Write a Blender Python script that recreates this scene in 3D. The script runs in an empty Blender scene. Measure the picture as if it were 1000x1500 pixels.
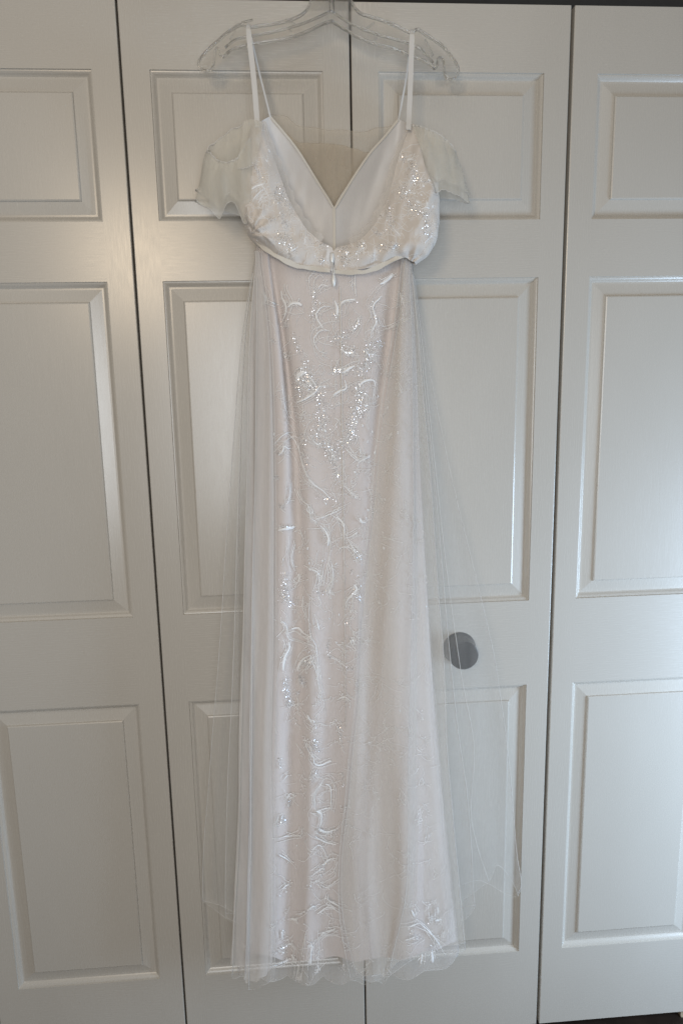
import bpy, bmesh, math, random
from mathutils import Vector, Matrix, noise
from mathutils.bvhtree import BVHTree

random.seed(7)
scene = bpy.context.scene
COL = scene.collection

# ------------------------------------------------------------------ camera
cam_d = bpy.data.cameras.new('camera')
cam = bpy.data.objects.new('camera', cam_d)
COL.objects.link(cam)
scene.camera = cam
cam_d.sensor_fit = 'VERTICAL'
cam_d.sensor_height = 24.0
cam_d.lens = 24.0 * 1067.24 / 1500.0
cam_d.clip_start = 0.02
cam_d.clip_end = 60.0
_r = Vector((0.99703, -0.07449, -0.01955))
_d = Vector((-0.03287, -0.18199, -0.98275))
_f = Vector((0.06964, 0.98047, -0.18390))
cam.matrix_world = Matrix(((_r.x, -_d.x, -_f.x, -0.1251), (_r.y, -_d.y, -_f.y, -1.3368),
                           (_r.z, -_d.z, -_f.z, 1.4316), (0, 0, 0, 1)))

# ------------------------------------------------------------------ light (indoors: lamps, no sky)
world = bpy.data.worlds.new('World')
scene.world = world
world.use_nodes = True
world.node_tree.nodes['Background'].inputs[0].default_value = (1.0, 0.90, 0.77, 1)
world.node_tree.nodes['Background'].inputs[1].default_value = 0.085

def area(name, loc, target, size, size_y, power, colour, shape='RECTANGLE'):
    d = bpy.data.lights.new(name, 'AREA')
    d.shape = shape
    d.size = size
    d.size_y = size_y
    d.energy = power
    d.color = colour
    o = bpy.data.objects.new(name, d)
    COL.objects.link(o)
    o.location = loc
    o.rotation_euler = (Vector(target) - Vector(loc)).to_track_quat('-Z', 'Y').to_euler()
    return o

area('window_light', (1.36, -.60, .74), (.66, 0, .64), .4, .75, 17.0, (.58, .77, 1.0))
area('ceiling_light', (-.83, -2.55, 2.02), (-.2, 0, 1.3), .42, .42, 10.0, (1.0, .80, .57))
area('ceiling_bounce', (-.3, -2.1, 2.8), (-.3, -1.2, 0), 2.6, 2.0, 8.5, (1.0, .93, .83))
area('far_window_light', (-.12, -2.3, 1.26), (-.10, 0, 1.2), .90, .95, 15.0, (.90, .95, 1.0))

scene.view_settings.view_transform = 'Standard'
scene.view_settings.look = 'None'
scene.view_settings.exposure = 0.14
scene.view_settings.gamma = 1.0
scene.view_settings.use_curve_mapping = False
scene.cycles.transparent_max_bounces = 40
scene.cycles.max_bounces = 14
scene.cycles.transmission_bounces = 12
scene.cycles.use_denoising = True
scene.cycles.sample_clamp_indirect = 8.0

# ------------------------------------------------------------------ traced shapes, millimetres (x along the doors, y out of them, z up)
SKIRT = [
  [(-164.7,-56.0,1650.1),(-164.7,-60.0,1633.3),(-177.3,-60.0,1547.8),(-185.6,-60.0,1377.1),(-199.4,-60.0,1135.6),(-217.9,-60.0,877.1),(-237.7,-60.0,599.6),(-256.7,-60.0,323.9)],
  [(-148.9,-81.0,1632.2),(-148.9,-85.0,1615.4),(-138.8,-96.0,1489.5),(-134.8,-98.0,1377.6),(-136.5,-100.0,1262.2),(-152.0,-102.0,1020.2),(-178.4,-106.0,695.0),(-199.3,-108.0,344.5)],
  [(-141.4,-72.0,1630.2),(-141.4,-76.0,1613.4),(-126.5,-74.0,1490.3),(-117.5,-76.0,1376.2),(-113.1,-83.0,1259.2),(-115.8,-88.0,1013.9),(-133.5,-88.0,681.3),(-154.4,-88.0,313.7)],
  [(-118.0,-84.0,1626.1),(-118.0,-88.0,1609.3),(-110.7,-96.0,1489.1),(-100.5,-98.0,1376.8),(-94.6,-100.0,1261.0),(-95.4,-100.0,1017.0),(-104.5,-104.0,689.0),(-121.1,-104.0,322.1)],
  [(-42.1,-86.0,1618.7),(-42.1,-90.0,1601.9),(-45.2,-99.0,1487.9),(-48.8,-100.0,1375.7),(-51.3,-100.0,1259.7),(-58.9,-96.0,1014.0),(-69.9,-93.0,680.2),(-83.6,-92.0,314.2)],
  [(33.8,-84.0,1624.8),(33.8,-88.0,1608.0),(23.6,-96.0,1486.9),(10.4,-98.0,1374.2),(-3.1,-100.0,1258.2),(-16.5,-100.0,1013.4),(-24.8,-104.0,683.9),(-28.2,-104.0,317.1)],
  [(66.4,-72.0,1630.6),(66.4,-76.0,1613.8),(53.3,-74.0,1510.0),(39.2,-76.0,1407.5),(26.6,-83.0,1302.8),(17.5,-88.0,1183.4),(9.2,-88.0,1008.3),(17.9,-88.0,671.5),(27.4,-88.0,301.0)],
  [(74.3,-80.0,1633.7),(74.3,-84.0,1616.9),(69.8,-95.0,1508.4),(66.7,-97.0,1407.3),(63.5,-98.0,1256.0),(63.1,-100.0,1009.9),(73.9,-103.0,676.9),(93.0,-103.0,314.9)],
  [(89.8,-56.0,1650.3),(89.8,-60.0,1633.5),(101.3,-60.0,1417.7),(111.1,-60.0,1187.3),(132.2,-60.0,858.8),(154.9,-60.0,572.6),(182.0,-60.0,302.4)],
  [(46.3,-34.0,1648.6),(46.3,-38.0,1631.8),(50.9,-34.0,1418.5),(61.7,-30.0,1118.9),(79.5,-28.0,704.8),(106.3,-28.0,289.2)],
  [(-35.9,-34.0,1645.8999999999999),(-35.9,-38.0,1629.1),(-40.1,-34.0,1420.4),(-46.1,-30.0,1122.9),(-48.1,-28.0,712.5),(-49.5,-28.0,299.1)],
  [(-117.1,-34.0,1648.8),(-117.1,-38.0,1632.0),(-126.5,-34.0,1422.1),(-143.9,-30.0,1126.6),(-167.3,-28.0,719.7),(-189.0,-28.0,306.0)]]
OSL = [
  [(-157.6,-92.0,1633.0),(-157.6,-96.0,1613.8),(-146.5,-107.0,1489.1),(-147.9,-112.0,1264.2),(-156.4,-115.0,1024.7),(-166.9,-117.0,768.3),(-171.7,-118.0,563.2),(-182.3,-119.0,376.7),(-187.7,-119.0,299.2)],
  [(-162.0,-90.0,1634.4),(-162.0,-94.0,1615.2),(-151.0,-108.0,1489.2),(-156.9,-116.0,1265.0),(-168.1,-120.0,1026.9),(-182.5,-123.0,772.5),(-192.9,-125.0,499.0),(-206.2,-126.0,287.8)],
  [(-164.3,-86.0,1635.1000000000001),(-164.3,-90.0,1615.9),(-157.8,-100.0,1489.6),(-167.5,-108.0,1264.2),(-185.1,-110.0,1024.3),(-207.8,-113.0,701.1),(-218.9,-115.0,493.2),(-233.2,-116.0,273.1)],
  [(-166.6,-82.0,1635.7),(-166.6,-86.0,1616.5),(-171.3,-98.0,1489.9),(-182.5,-106.0,1264.4),(-197.8,-114.0,1026.2),(-209.6,-118.0,771.4),(-224.8,-120.0,497.6),(-239.0,-120.0,285.1)],
  [(-166.8,-78.0,1636.3),(-166.8,-82.0,1617.1),(-175.2,-86.0,1490.6),(-185.6,-90.0,1262.3),(-194.4,-92.0,1018.7),(-206.3,-94.0,758.1),(-222.9,-96.0,478.9),(-241.4,-98.0,287.5)],
  [(-168.0,-74.0,1636.9),(-168.0,-78.0,1617.7),(-183.1,-84.0,1490.8),(-197.1,-92.0,1262.9),(-213.1,-98.0,1021.5),(-234.6,-103.0,696.8),(-250.1,-106.0,488.7),(-267.7,-108.0,302.2)],
  [(-169.3,-68.0,1637.7),(-169.3,-72.0,1618.5),(-183.7,-72.0,1491.4),(-196.0,-70.0,1259.9),(-206.6,-70.0,1011.9),(-226.0,-70.0,676.4),(-243.7,-70.0,362.2)],
  [(-170.6,-64.0,1638.3),(-170.6,-68.0,1619.1),(-192.9,-70.0,1491.6),(-212.3,-73.0,1260.8),(-230.3,-78.0,1015.6),(-246.6,-80.0,820.8),(-263.8,-82.0,615.8),(-274.7,-83.0,413.5)],
  [(-170.8,-58.0,1639.2),(-170.8,-62.0,1620.0),(-191.2,-60.0,1492.0),(-210.9,-58.0,1258.7),(-224.7,-56.0,1008.0),(-238.1,-56.0,739.3),(-256.3,-56.0,397.4)],
  [(-172.3,-50.0,1640.4),(-172.3,-54.0,1621.2),(-198.4,-54.0,1492.4),(-227.9,-54.0,1258.6),(-253.2,-54.0,1034.5),(-284.1,-54.0,768.8),(-310.6,-54.0,557.0),(-321.6,-54.0,426.8)],
  [(-170.3,-40.0,1641.9),(-170.3,-44.0,1622.7),(-194.5,-40.0,1493.0),(-218.5,-36.0,1255.9),(-235.9,-34.0,1066.6),(-263.8,-30.0,755.0),(-281.9,-28.0,521.9),(-293.3,-28.0,372.9)],
  [(-149.8,-34.0,1642.6000000000001),(-149.8,-38.0,1623.4),(-164.2,-32.0,1375.4),(-182.8,-26.0,996.1),(-199.6,-22.0,571.9),(-210.4,-22.0,294.6)]]
OSR = [
  [(70.1,-92.0,1626.0),(70.1,-96.0,1614.0),(57.1,-104.0,1519.0),(37.1,-110.0,1408.1),(19.1,-114.0,1282.9),(8.5,-115.0,1189.0),(-5.3,-117.0,1068.4),(-15.7,-118.0,943.5),(-22.1,-119.0,853.6),(-35.1,-120.0,748.5),(-44.5,-122.0,654.8),(-55.4,-123.0,558.3),(-60.0,-123.0,458.1),(-54.9,-122.0,383.4),(-38.3,-122.0,282.6)],
  [(71.6,-90.0,1626.3),(71.6,-94.0,1614.3),(59.0,-105.0,1485.9),(35.8,-110.0,1258.5),(16.3,-112.0,1016.0),(-6.8,-113.0,756.4),(-26.4,-112.0,548.3),(-17.3,-113.0,387.5),(-11.3,-115.0,264.3)],
  [(74.7,-92.0,1627.1),(74.7,-96.0,1615.1),(72.3,-108.0,1485.6),(55.9,-117.0,1258.8),(36.8,-122.0,1018.4),(16.9,-125.0,761.6),(-1.9,-128.0,486.5),(6.1,-128.0,281.2)],
  [(78.6,-89.0,1628.5),(78.6,-93.0,1616.5),(80.9,-104.0,1485.6),(75.8,-110.0,1257.3),(64.7,-114.0,1014.5),(50.5,-117.0,755.2),(38.0,-119.0,476.5),(25.6,-120.0,265.7)],
  [(81.3,-86.0,1630.1),(81.3,-90.0,1618.1),(85.9,-102.0,1485.6),(86.4,-110.0,1256.9),(82.4,-117.0,1014.7),(76.1,-122.0,756.4),(68.4,-125.0,493.2),(56.3,-125.0,406.4),(38.8,-124.0,324.7),(35.9,-124.0,290.0)],
  [(83.1,-82.0,1631.7),(83.1,-86.0,1619.7),(91.4,-90.0,1486.1),(96.6,-93.0,1254.3),(98.4,-96.0,1007.0),(99.1,-99.0,742.4),(102.8,-101.0,457.5),(109.5,-102.0,306.5)],
  [(86.1,-78.0,1633.4),(86.1,-82.0,1621.4),(97.6,-88.0,1508.5),(107.8,-90.0,1383.3),(117.1,-92.0,1277.5),(131.9,-95.0,1068.9),(143.5,-97.0,927.4),(150.5,-99.0,766.8),(163.3,-100.0,598.3),(176.5,-100.0,465.9),(190.4,-100.0,310.1)],
  [(87.4,-70.0,1634.6),(87.4,-74.0,1622.6),(97.4,-76.0,1486.6),(105.5,-77.0,1251.8),(120.6,-78.0,1000.0),(136.7,-79.0,729.2),(154.2,-80.0,437.3),(163.3,-80.0,316.6)],
  [(89.3,-66.0,1635.2),(89.3,-70.0,1623.2),(102.1,-76.0,1509.2),(115.6,-80.0,1371.1),(126.4,-82.0,1264.0),(145.2,-85.0,1065.5),(158.3,-87.0,922.7),(176.3,-88.0,759.6),(193.3,-88.0,645.9),(203.1,-87.0,528.4),(207.3,-86.0,437.8),(212.1,-86.0,388.8)],
  [(89.1,-60.0,1636.1),(89.1,-64.0,1624.1),(100.3,-66.0,1487.1),(114.5,-68.0,1250.3),(137.6,-69.0,996.2),(157.3,-69.0,722.5),(172.5,-69.0,503.0),(179.1,-69.0,380.7)],
  [(90.6,-58.0,1636.4),(90.6,-62.0,1624.4),(109.6,-67.0,1486.9),(133.5,-71.0,1250.2),(161.7,-74.0,1022.9),(183.1,-76.0,876.7),(203.8,-77.0,766.1),(208.7,-77.0,695.5),(204.7,-77.0,594.9),(219.4,-77.0,512.8),(242.8,-76.0,442.6)],
  [(91.3,-54.0,1637.0),(91.3,-58.0,1625.0),(114.1,-62.0,1487.0),(147.1,-65.0,1249.0),(191.6,-66.0,1019.1),(219.5,-66.0,870.6),(237.9,-66.0,716.0),(251.4,-66.0,569.9),(264.5,-66.0,466.9)],
  [(93.0,-51.0,1637.4),(93.0,-55.0,1625.4),(110.0,-58.0,1521.6),(127.8,-60.0,1417.2),(152.3,-62.0,1297.3),(175.0,-64.0,1198.4),(201.1,-65.0,1096.3),(221.1,-66.0,1017.9),(236.1,-67.0,951.3),(247.2,-68.0,897.2),(257.8,-68.0,828.2),(270.2,-68.0,743.6),(281.6,-68.0,657.0),(291.9,-68.0,568.4),(300.6,-68.0,493.0),(310.6,-68.0,428.2),(303.1,-67.0,406.4)],
  [(94.5,-42.0,1638.8),(94.5,-46.0,1626.8),(115.5,-48.0,1464.4),(145.0,-50.0,1296.3),(186.5,-52.0,1093.6),(219.4,-53.0,933.4),(244.1,-52.0,736.7),(264.2,-52.0,544.8),(287.1,-52.0,386.6)],
  [(93.2,-36.0,1639.7),(93.2,-40.0,1627.7),(106.9,-42.0,1369.6),(131.4,-48.0,1042.5),(156.5,-48.0,739.8),(183.5,-46.0,485.8),(214.9,-46.0,421.8)],
  [(72.2,-34.0,1640.2),(72.2,-38.0,1628.2),(83.6,-32.0,1246.3),(98.3,-30.0,847.4),(123.0,-30.0,337.7)]]
BOL = [
  [(-147.3,-82.0,1831.1),(-140.8,-86.0,1801.8),(-130.1,-89.0,1765.6),(-121.2,-91.0,1739.6),(-112.3,-93.0,1713.4),(-98.9,-95.0,1687.0),(-83.1,-96.0,1663.8),(-61.6,-98.0,1645.5),(-43.0,-98.0,1634.8),(-42.3,-98.0,1615.7),(-42.6,-97.0,1599.9)],
  [(-152.6,-88.0,1828.2),(-146.2,-100.0,1762.6),(-135.5,-108.0,1699.9),(-118.7,-112.0,1652.8),(-95.6,-110.0,1624.9),(-79.4,-100.0,1605.2)],
  [(-159.0,-90.0,1825.6),(-163.2,-104.0,1761.5),(-162.2,-114.0,1698.6),(-146.6,-118.0,1654.9),(-126.0,-113.0,1628.8),(-109.1,-100.0,1610.7)],
  [(-164.5,-88.0,1824.2),(-173.0,-100.0,1762.6),(-175.0,-110.0,1704.6),(-165.5,-118.0,1665.3),(-151.5,-112.0,1645.7),(-139.4,-98.0,1627.1)],
  [(-168.0,-82.0,1824.0),(-183.3,-86.0,1766.4),(-188.7,-92.0,1708.7),(-184.2,-98.0,1679.5),(-173.2,-98.0,1658.8),(-158.9,-90.0,1641.2)],
  [(-167.4,-68.0,1828.4),(-180.9,-65.0,1772.0),(-189.0,-65.0,1714.7),(-185.0,-66.0,1677.5),(-176.9,-68.0,1655.7),(-161.8,-70.0,1640.3)],
  [(-163.3,-60.0,1830.9),(-170.5,-50.0,1776.0),(-175.4,-50.0,1712.6),(-174.7,-50.0,1675.1),(-170.8,-54.0,1656.0),(-157.7,-60.0,1639.8)]]
BOR = [
  [(89.9,-82.0,1829.1),(74.7,-86.0,1795.2),(63.0,-89.0,1763.6),(52.3,-92.0,1723.6),(37.3,-94.0,1689.8),(18.9,-96.0,1663.2),(-3.9,-98.0,1645.1),(-38.6,-98.0,1634.8),(-40.6,-98.0,1615.7),(-40.9,-97.0,1599.9)],
  [(93.3,-88.0,1825.2),(81.2,-100.0,1762.7),(66.4,-108.0,1699.2),(47.8,-112.0,1651.8),(14.6,-110.0,1623.0),(-4.8,-100.0,1601.3)],
  [(98.5,-90.0,1822.5),(97.8,-106.0,1761.1),(91.6,-116.0,1697.4),(73.3,-119.0,1652.4),(47.4,-114.0,1628.4),(29.0,-100.0,1607.4)],
  [(105.1,-90.0,1818.5),(111.4,-104.0,1761.7),(110.3,-116.0,1697.3),(98.6,-120.0,1650.0),(82.8,-115.0,1629.0),(65.0,-100.0,1619.9)],
  [(110.3,-86.0,1815.7),(122.2,-94.0,1764.3),(124.9,-104.0,1699.9),(120.5,-110.0,1653.8),(106.4,-108.0,1625.7),(88.3,-96.0,1612.8)],
  [(114.4,-76.0,1815.7),(129.9,-78.0,1763.4),(135.0,-82.0,1704.6),(132.5,-84.0,1661.6),(120.1,-84.0,1629.5),(95.2,-82.0,1609.4)],
  [(114.8,-62.0,1820.0),(127.5,-56.0,1769.2),(132.3,-56.0,1710.3),(125.5,-56.0,1661.4),(111.5,-56.0,1631.8),(89.4,-62.0,1615.6)]]
KNOT = [(-174.9,-110.0,1655.5),(85.3,-100.0,1610.1)]
FLL = [
  [(-136.4,-60.0,1845.3),(-116.3,-59.0,1823.2),(-92.8,-56.0,1795.3),(-65.8,-53.0,1754.2),(-36.3,-52.0,1707.5),(-36.7,-56.0,1673.2),(-38.4,-66.0,1624.8)],
  [(-139.8,-62.0,1842.6),(-130.3,-52.0,1806.7),(-112.8,-41.0,1762.5),(-85.8,-39.0,1714.7),(-60.9,-46.0,1669.8),(-53.5,-60.0,1623.7)],
  [(-144.2,-64.0,1839.9),(-141.7,-56.0,1795.2),(-130.3,-47.0,1745.1),(-109.4,-44.0,1692.2),(-82.1,-50.0,1652.8),(-74.1,-60.0,1623.9)],
  [(-150.9,-66.0,1835.2),(-156.4,-60.0,1783.7),(-153.5,-56.0,1721.9),(-132.9,-56.0,1668.4),(-105.9,-60.0,1628.5)]]
FLR = [
  [(71.2,-60.0,1842.2),(47.5,-59.0,1815.5),(22.7,-56.0,1790.2),(-5.9,-53.0,1752.0),(-35.6,-52.0,1707.5),(-35.9,-56.0,1673.2),(-37.6,-66.0,1624.8)],
  [(75.3,-62.0,1839.5),(66.5,-52.0,1801.9),(47.0,-41.0,1757.1),(17.9,-39.0,1714.4),(-10.1,-46.0,1669.5),(-20.2,-60.0,1623.4)],
  [(79.5,-64.0,1836.8),(79.5,-56.0,1790.3),(69.1,-47.0,1739.5),(42.5,-44.0,1691.5),(12.4,-50.0,1652.2),(1.7,-60.0,1623.2)],
  [(89.3,-66.0,1832.1),(95.9,-60.0,1783.9),(90.7,-56.0,1721.2),(65.1,-56.0,1667.2),(31.7,-60.0,1625.2)]]
MOD1 = [
  [(-140.8,-46.0,1853.9),(-139.0,-40.0,1789.2),(-125.4,-40.0,1725.4),(-104.8,-44.0,1659.5)],
  [(-114.3,-34.0,1852.8),(-111.8,-28.0,1792.6),(-102.4,-28.0,1728.1),(-81.4,-34.0,1661.1)],
  [(-80.8,-28.0,1838.1),(-77.5,-22.0,1788.9),(-69.9,-22.0,1729.3),(-58.0,-30.0,1661.7)],
  [(-24.8,-24.0,1836.4),(-25.4,-19.0,1789.7),(-30.2,-20.0,1729.7),(-34.5,-28.0,1661.9)],
  [(32.2,-28.0,1835.3),(26.5,-22.0,1789.0),(14.0,-22.0,1729.1),(-5.4,-30.0,1661.3)],
  [(75.6,-46.0,1842.5),(72.8,-40.0,1789.4),(52.7,-40.0,1724.9),(28.2,-44.0,1658.6)]]
MOD2 = [
  [(-110.8,-33.0,1822.8),(-101.1,-29.0,1771.0),(-79.7,-29.0,1716.9),(-57.9,-33.0,1672.2)],
  [(-76.9,-25.0,1814.7),(-71.0,-22.0,1772.8),(-63.3,-23.0,1718.2),(-52.9,-27.0,1673.3)],
  [(-48.1,-21.0,1814.9),(-47.7,-18.0,1773.8),(-44.5,-20.0,1718.8),(-41.1,-25.0,1673.6)],
  [(-19.4,-21.0,1807.5),(-22.1,-17.0,1774.1),(-25.7,-19.0,1718.9),(-31.7,-25.0,1673.5)],
  [(9.0,-25.0,1802.1),(3.1,-21.0,1773.0),(-9.6,-22.0,1718.2),(-20.2,-27.0,1673.1)],
  [(39.6,-31.0,1806.8),(31.4,-28.0,1771.2),(7.4,-28.0,1716.8),(-13.6,-32.0,1672.1)]]
SLL = [
  [(-167.9,-50.0,1838.2),(-168.5,-50.0,1796.9),(-172.5,-50.0,1755.0),(-178.2,-55.0,1692.4)],
  [(-196.9,-50.0,1829.8),(-203.6,-42.0,1793.8),(-212.7,-40.0,1747.0),(-208.0,-40.0,1702.0)],
  [(-230.6,-55.0,1804.6),(-242.6,-50.0,1776.0),(-251.3,-46.0,1745.6),(-256.3,-46.0,1713.8)],
  [(-239.8,-70.0,1789.0),(-247.1,-70.0,1772.7),(-254.4,-70.0,1739.7),(-261.2,-70.0,1715.9)],
  [(-232.2,-84.0,1782.1),(-238.1,-90.0,1760.2),(-240.4,-94.0,1728.8),(-235.7,-94.0,1695.0)],
  [(-222.5,-91.0,1771.1),(-226.3,-96.0,1748.6),(-224.5,-98.0,1717.6),(-221.9,-98.0,1682.8)],
  [(-209.5,-96.0,1765.7),(-213.8,-106.0,1746.0),(-212.8,-108.0,1720.4),(-208.4,-108.0,1702.1)],
  [(-197.4,-99.0,1766.9),(-199.2,-102.0,1747.0),(-202.8,-102.0,1716.7),(-195.9,-102.0,1702.4)],
  [(-187.5,-100.0,1773.6),(-185.8,-110.0,1750.0),(-187.6,-110.0,1709.7),(-184.4,-98.0,1675.4)],
  [(-169.3,-98.0,1801.2),(-168.8,-110.0,1750.0),(-170.3,-114.0,1708.8),(-174.1,-104.0,1680.4)]]
FLAP = [
  [(-178.0,-94.0,1826.2),(-180.7,-104.0,1801.3),(-185.7,-110.0,1774.8),(-189.8,-112.0,1752.4)],
  [(-168.2,-96.0,1828.6),(-171.1,-110.0,1794.6),(-176.1,-116.0,1770.2),(-178.9,-118.0,1751.8)],
  [(-157.7,-96.0,1827.6),(-160.6,-110.0,1794.7),(-164.4,-114.0,1773.7),(-167.2,-116.0,1755.4)],
  [(-148.3,-92.0,1825.0),(-152.2,-106.0,1795.9),(-157.0,-110.0,1777.9),(-162.9,-114.0,1758.9)]]
SLR = [
  [(89.3,-92.0,1822.9),(98.3,-109.0,1785.6),(108.0,-116.0,1753.4),(122.5,-110.0,1717.1)],
  [(101.8,-96.0,1819.7),(101.8,-108.0,1780.8),(109.1,-116.0,1748.3),(122.8,-114.0,1716.2)],
  [(113.5,-98.0,1814.1),(109.0,-116.0,1773.5),(116.0,-120.0,1742.2),(124.8,-120.0,1715.8)],
  [(134.2,-94.0,1807.3),(131.3,-114.0,1774.1),(132.4,-120.0,1742.2),(134.3,-122.0,1719.4)],
  [(152.7,-86.0,1796.4),(153.8,-102.0,1767.3),(152.2,-110.0,1739.7),(151.5,-114.0,1715.1)],
  [(163.9,-72.0,1788.0),(173.4,-76.0,1763.9),(179.6,-80.0,1736.7),(185.8,-84.0,1707.2)],
  [(154.8,-56.0,1804.1),(164.4,-50.0,1776.1),(170.5,-50.0,1746.1),(176.2,-52.0,1717.6)],
  [(126.2,-50.0,1822.6),(133.1,-45.0,1782.8),(141.3,-45.0,1750.6),(145.9,-46.0,1724.4)],
  [(98.8,-50.0,1833.0),(109.1,-50.0,1786.7),(124.1,-50.0,1754.8),(133.5,-50.0,1722.5)]]
STRAPL = [(-157.0,-94.0,1818.3),(-157.6,-87.0,1836.5),(-159.4,-80.0,1878.5),(-162.3,-72.0,1920.8),(-166.1,-64.0,1966.9),(-166.3,-59.0,1976.8),(-165.7,-55.0,1981.5),(-165.1,-50.0,1980.7),(-163.5,-47.0,1970.2),(-153.5,-50.0,1919.4),(-144.1,-56.0,1877.0),(-136.5,-62.0,1842.6)]
STRAPR = [(82.3,-94.0,1815.2),(84.1,-87.0,1835.6),(87.0,-80.0,1870.1),(90.1,-72.0,1913.1),(93.2,-64.0,1962.1),(94.4,-59.0,1972.1),(95.0,-55.0,1976.8),(95.2,-50.0,1975.9),(93.9,-47.0,1965.1),(86.5,-50.0,1911.3),(78.7,-56.0,1873.3),(70.8,-62.0,1838.4)]
WAIST = [(-164.1,-90.0,1647.6),(-152.2,-99.0,1635.5),(-139.3,-104.0,1626.2),(-123.2,-106.0,1616.3),(-107.0,-105.0,1608.9),(-79.5,-103.0,1603.7),(-54.0,-102.0,1600.4),(-29.6,-102.0,1598.0),(-1.8,-103.0,1597.6),(20.6,-104.0,1601.6),(39.7,-104.0,1608.8),(59.9,-104.0,1619.3),(74.1,-100.0,1625.1)]
HTOP_L = [(-65.3,-55.0,2024.7),(-66.7,-55.0,2015.0),(-74.6,-55.0,2001.2),(-87.9,-55.0,1992.3),(-105.4,-55.0,1986.2),(-127.1,-55.0,1982.0),(-148.8,-55.0,1978.8),(-164.0,-55.0,1976.6),(-176.7,-55.0,1980.4),(-192.0,-55.0,1973.3),(-205.3,-55.0,1964.4),(-217.6,-55.0,1954.4),(-231.0,-55.0,1943.5),(-241.2,-55.0,1933.5),(-247.0,-55.0,1924.6),(-245.3,-55.0,1916.7),(-238.0,-55.0,1912.8),(-229.3,-55.0,1913.8),(-223.6,-55.0,1919.8),(-222.1,-55.0,1928.8),(-220.4,-55.0,1940.6),(-216.9,-55.0,1946.6),(-213.9,-55.0,1942.7),(-213.1,-55.0,1935.8),(-207.9,-55.0,1932.9),(-201.2,-55.0,1938.9)]
HBOT_L = [(-201.2,-55.0,1938.9),(-187.9,-55.0,1945.9),(-160.7,-55.0,1952.1),(-128.0,-55.0,1957.4),(-100.7,-55.0,1962.6),(-73.3,-55.0,1971.8),(-51.3,-55.0,1981.9),(-33.7,-55.0,1987.1)]
HTOP_R = [(-3.6,-55.0,2025.6),(-2.6,-55.0,2015.9),(3.7,-55.0,2006.2),(12.4,-55.0,1998.5),(25.4,-55.0,1994.7),(47.4,-55.0,1989.1),(69.3,-55.0,1981.4),(89.2,-55.0,1972.8),(95.9,-55.0,1971.8),(103.7,-55.0,1976.9),(115.9,-55.0,1970.1),(130.4,-55.0,1962.2),(145.0,-55.0,1952.4),(158.5,-55.0,1938.4),(167.6,-55.0,1926.4),(171.1,-55.0,1917.2),(167.8,-55.0,1908.0),(159.9,-55.0,1903.9),(150.9,-55.0,1905.9),(147.5,-55.0,1914.0),(147.4,-55.0,1923.1),(145.1,-55.0,1932.2),(140.6,-55.0,1936.2),(136.1,-55.0,1932.1),(136.2,-55.0,1923.0),(131.7,-55.0,1918.9)]
HBOT_R = [(131.7,-55.0,1918.9),(119.3,-55.0,1927.9),(102.5,-55.0,1934.8),(85.8,-55.0,1940.7),(63.6,-55.0,1948.5),(36.0,-55.0,1954.2),(8.5,-55.0,1963.9),(-13.2,-55.0,1975.5),(-33.7,-55.0,1987.1)]
HRIB_L = [(-34.5,-55.0,2001.8),(-61.9,-55.0,1989.7),(-94.8,-55.0,1978.4),(-127.6,-55.0,1970.2),(-162.3,-55.0,1963.9),(-187.3,-55.0,1958.7),(-204.0,-55.0,1946.7)]
HRIB_R = [(-34.5,-55.0,2001.8),(-7.5,-55.0,1985.4),(19.7,-55.0,1974.9),(47.1,-55.0,1966.3),(91.4,-55.0,1955.8),(111.5,-55.0,1946.0),(129.4,-55.0,1928.0)]
HTICK = [
  [(-176.7,-50.0,1985.5),(-159.3,-50.0,1989.6)],
  [(-107.4,-50.0,1990.3),(-92.4,-50.0,1983.6)],
  [(-101.4,-50.0,1975.6),(-91.9,-50.0,1966.8)],
  [(-196.2,-50.0,1960.7),(-187.0,-50.0,1973.6)],
  [(49.1,-50.0,1990.3),(67.9,-50.0,1986.5)],
  [(25.5,-50.0,1958.1),(38.9,-50.0,1965.3)],
  [(116.8,-50.0,1964.2),(130.4,-50.0,1940.1)],
  [(21.4,-50.0,1979.0),(34.7,-50.0,1988.1)]]
HOOKBASE = (-33.5,-55.0,1995.9)
KNOB = (195.6,0.0,901.9)
BRK = (732.4,0.0,4.9)
TOPR = (-237.2,0.0,2039.5)
ZIP = [(-44.7,-104.0,1626.5),(-45.1,-106.0,1611.4),(-44.3,-107.0,1602.8),(-43.5,-109.0,1594.0),(-43.1,-109.0,1593.0),(-43.3,-109.0,1573.8)]
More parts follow.
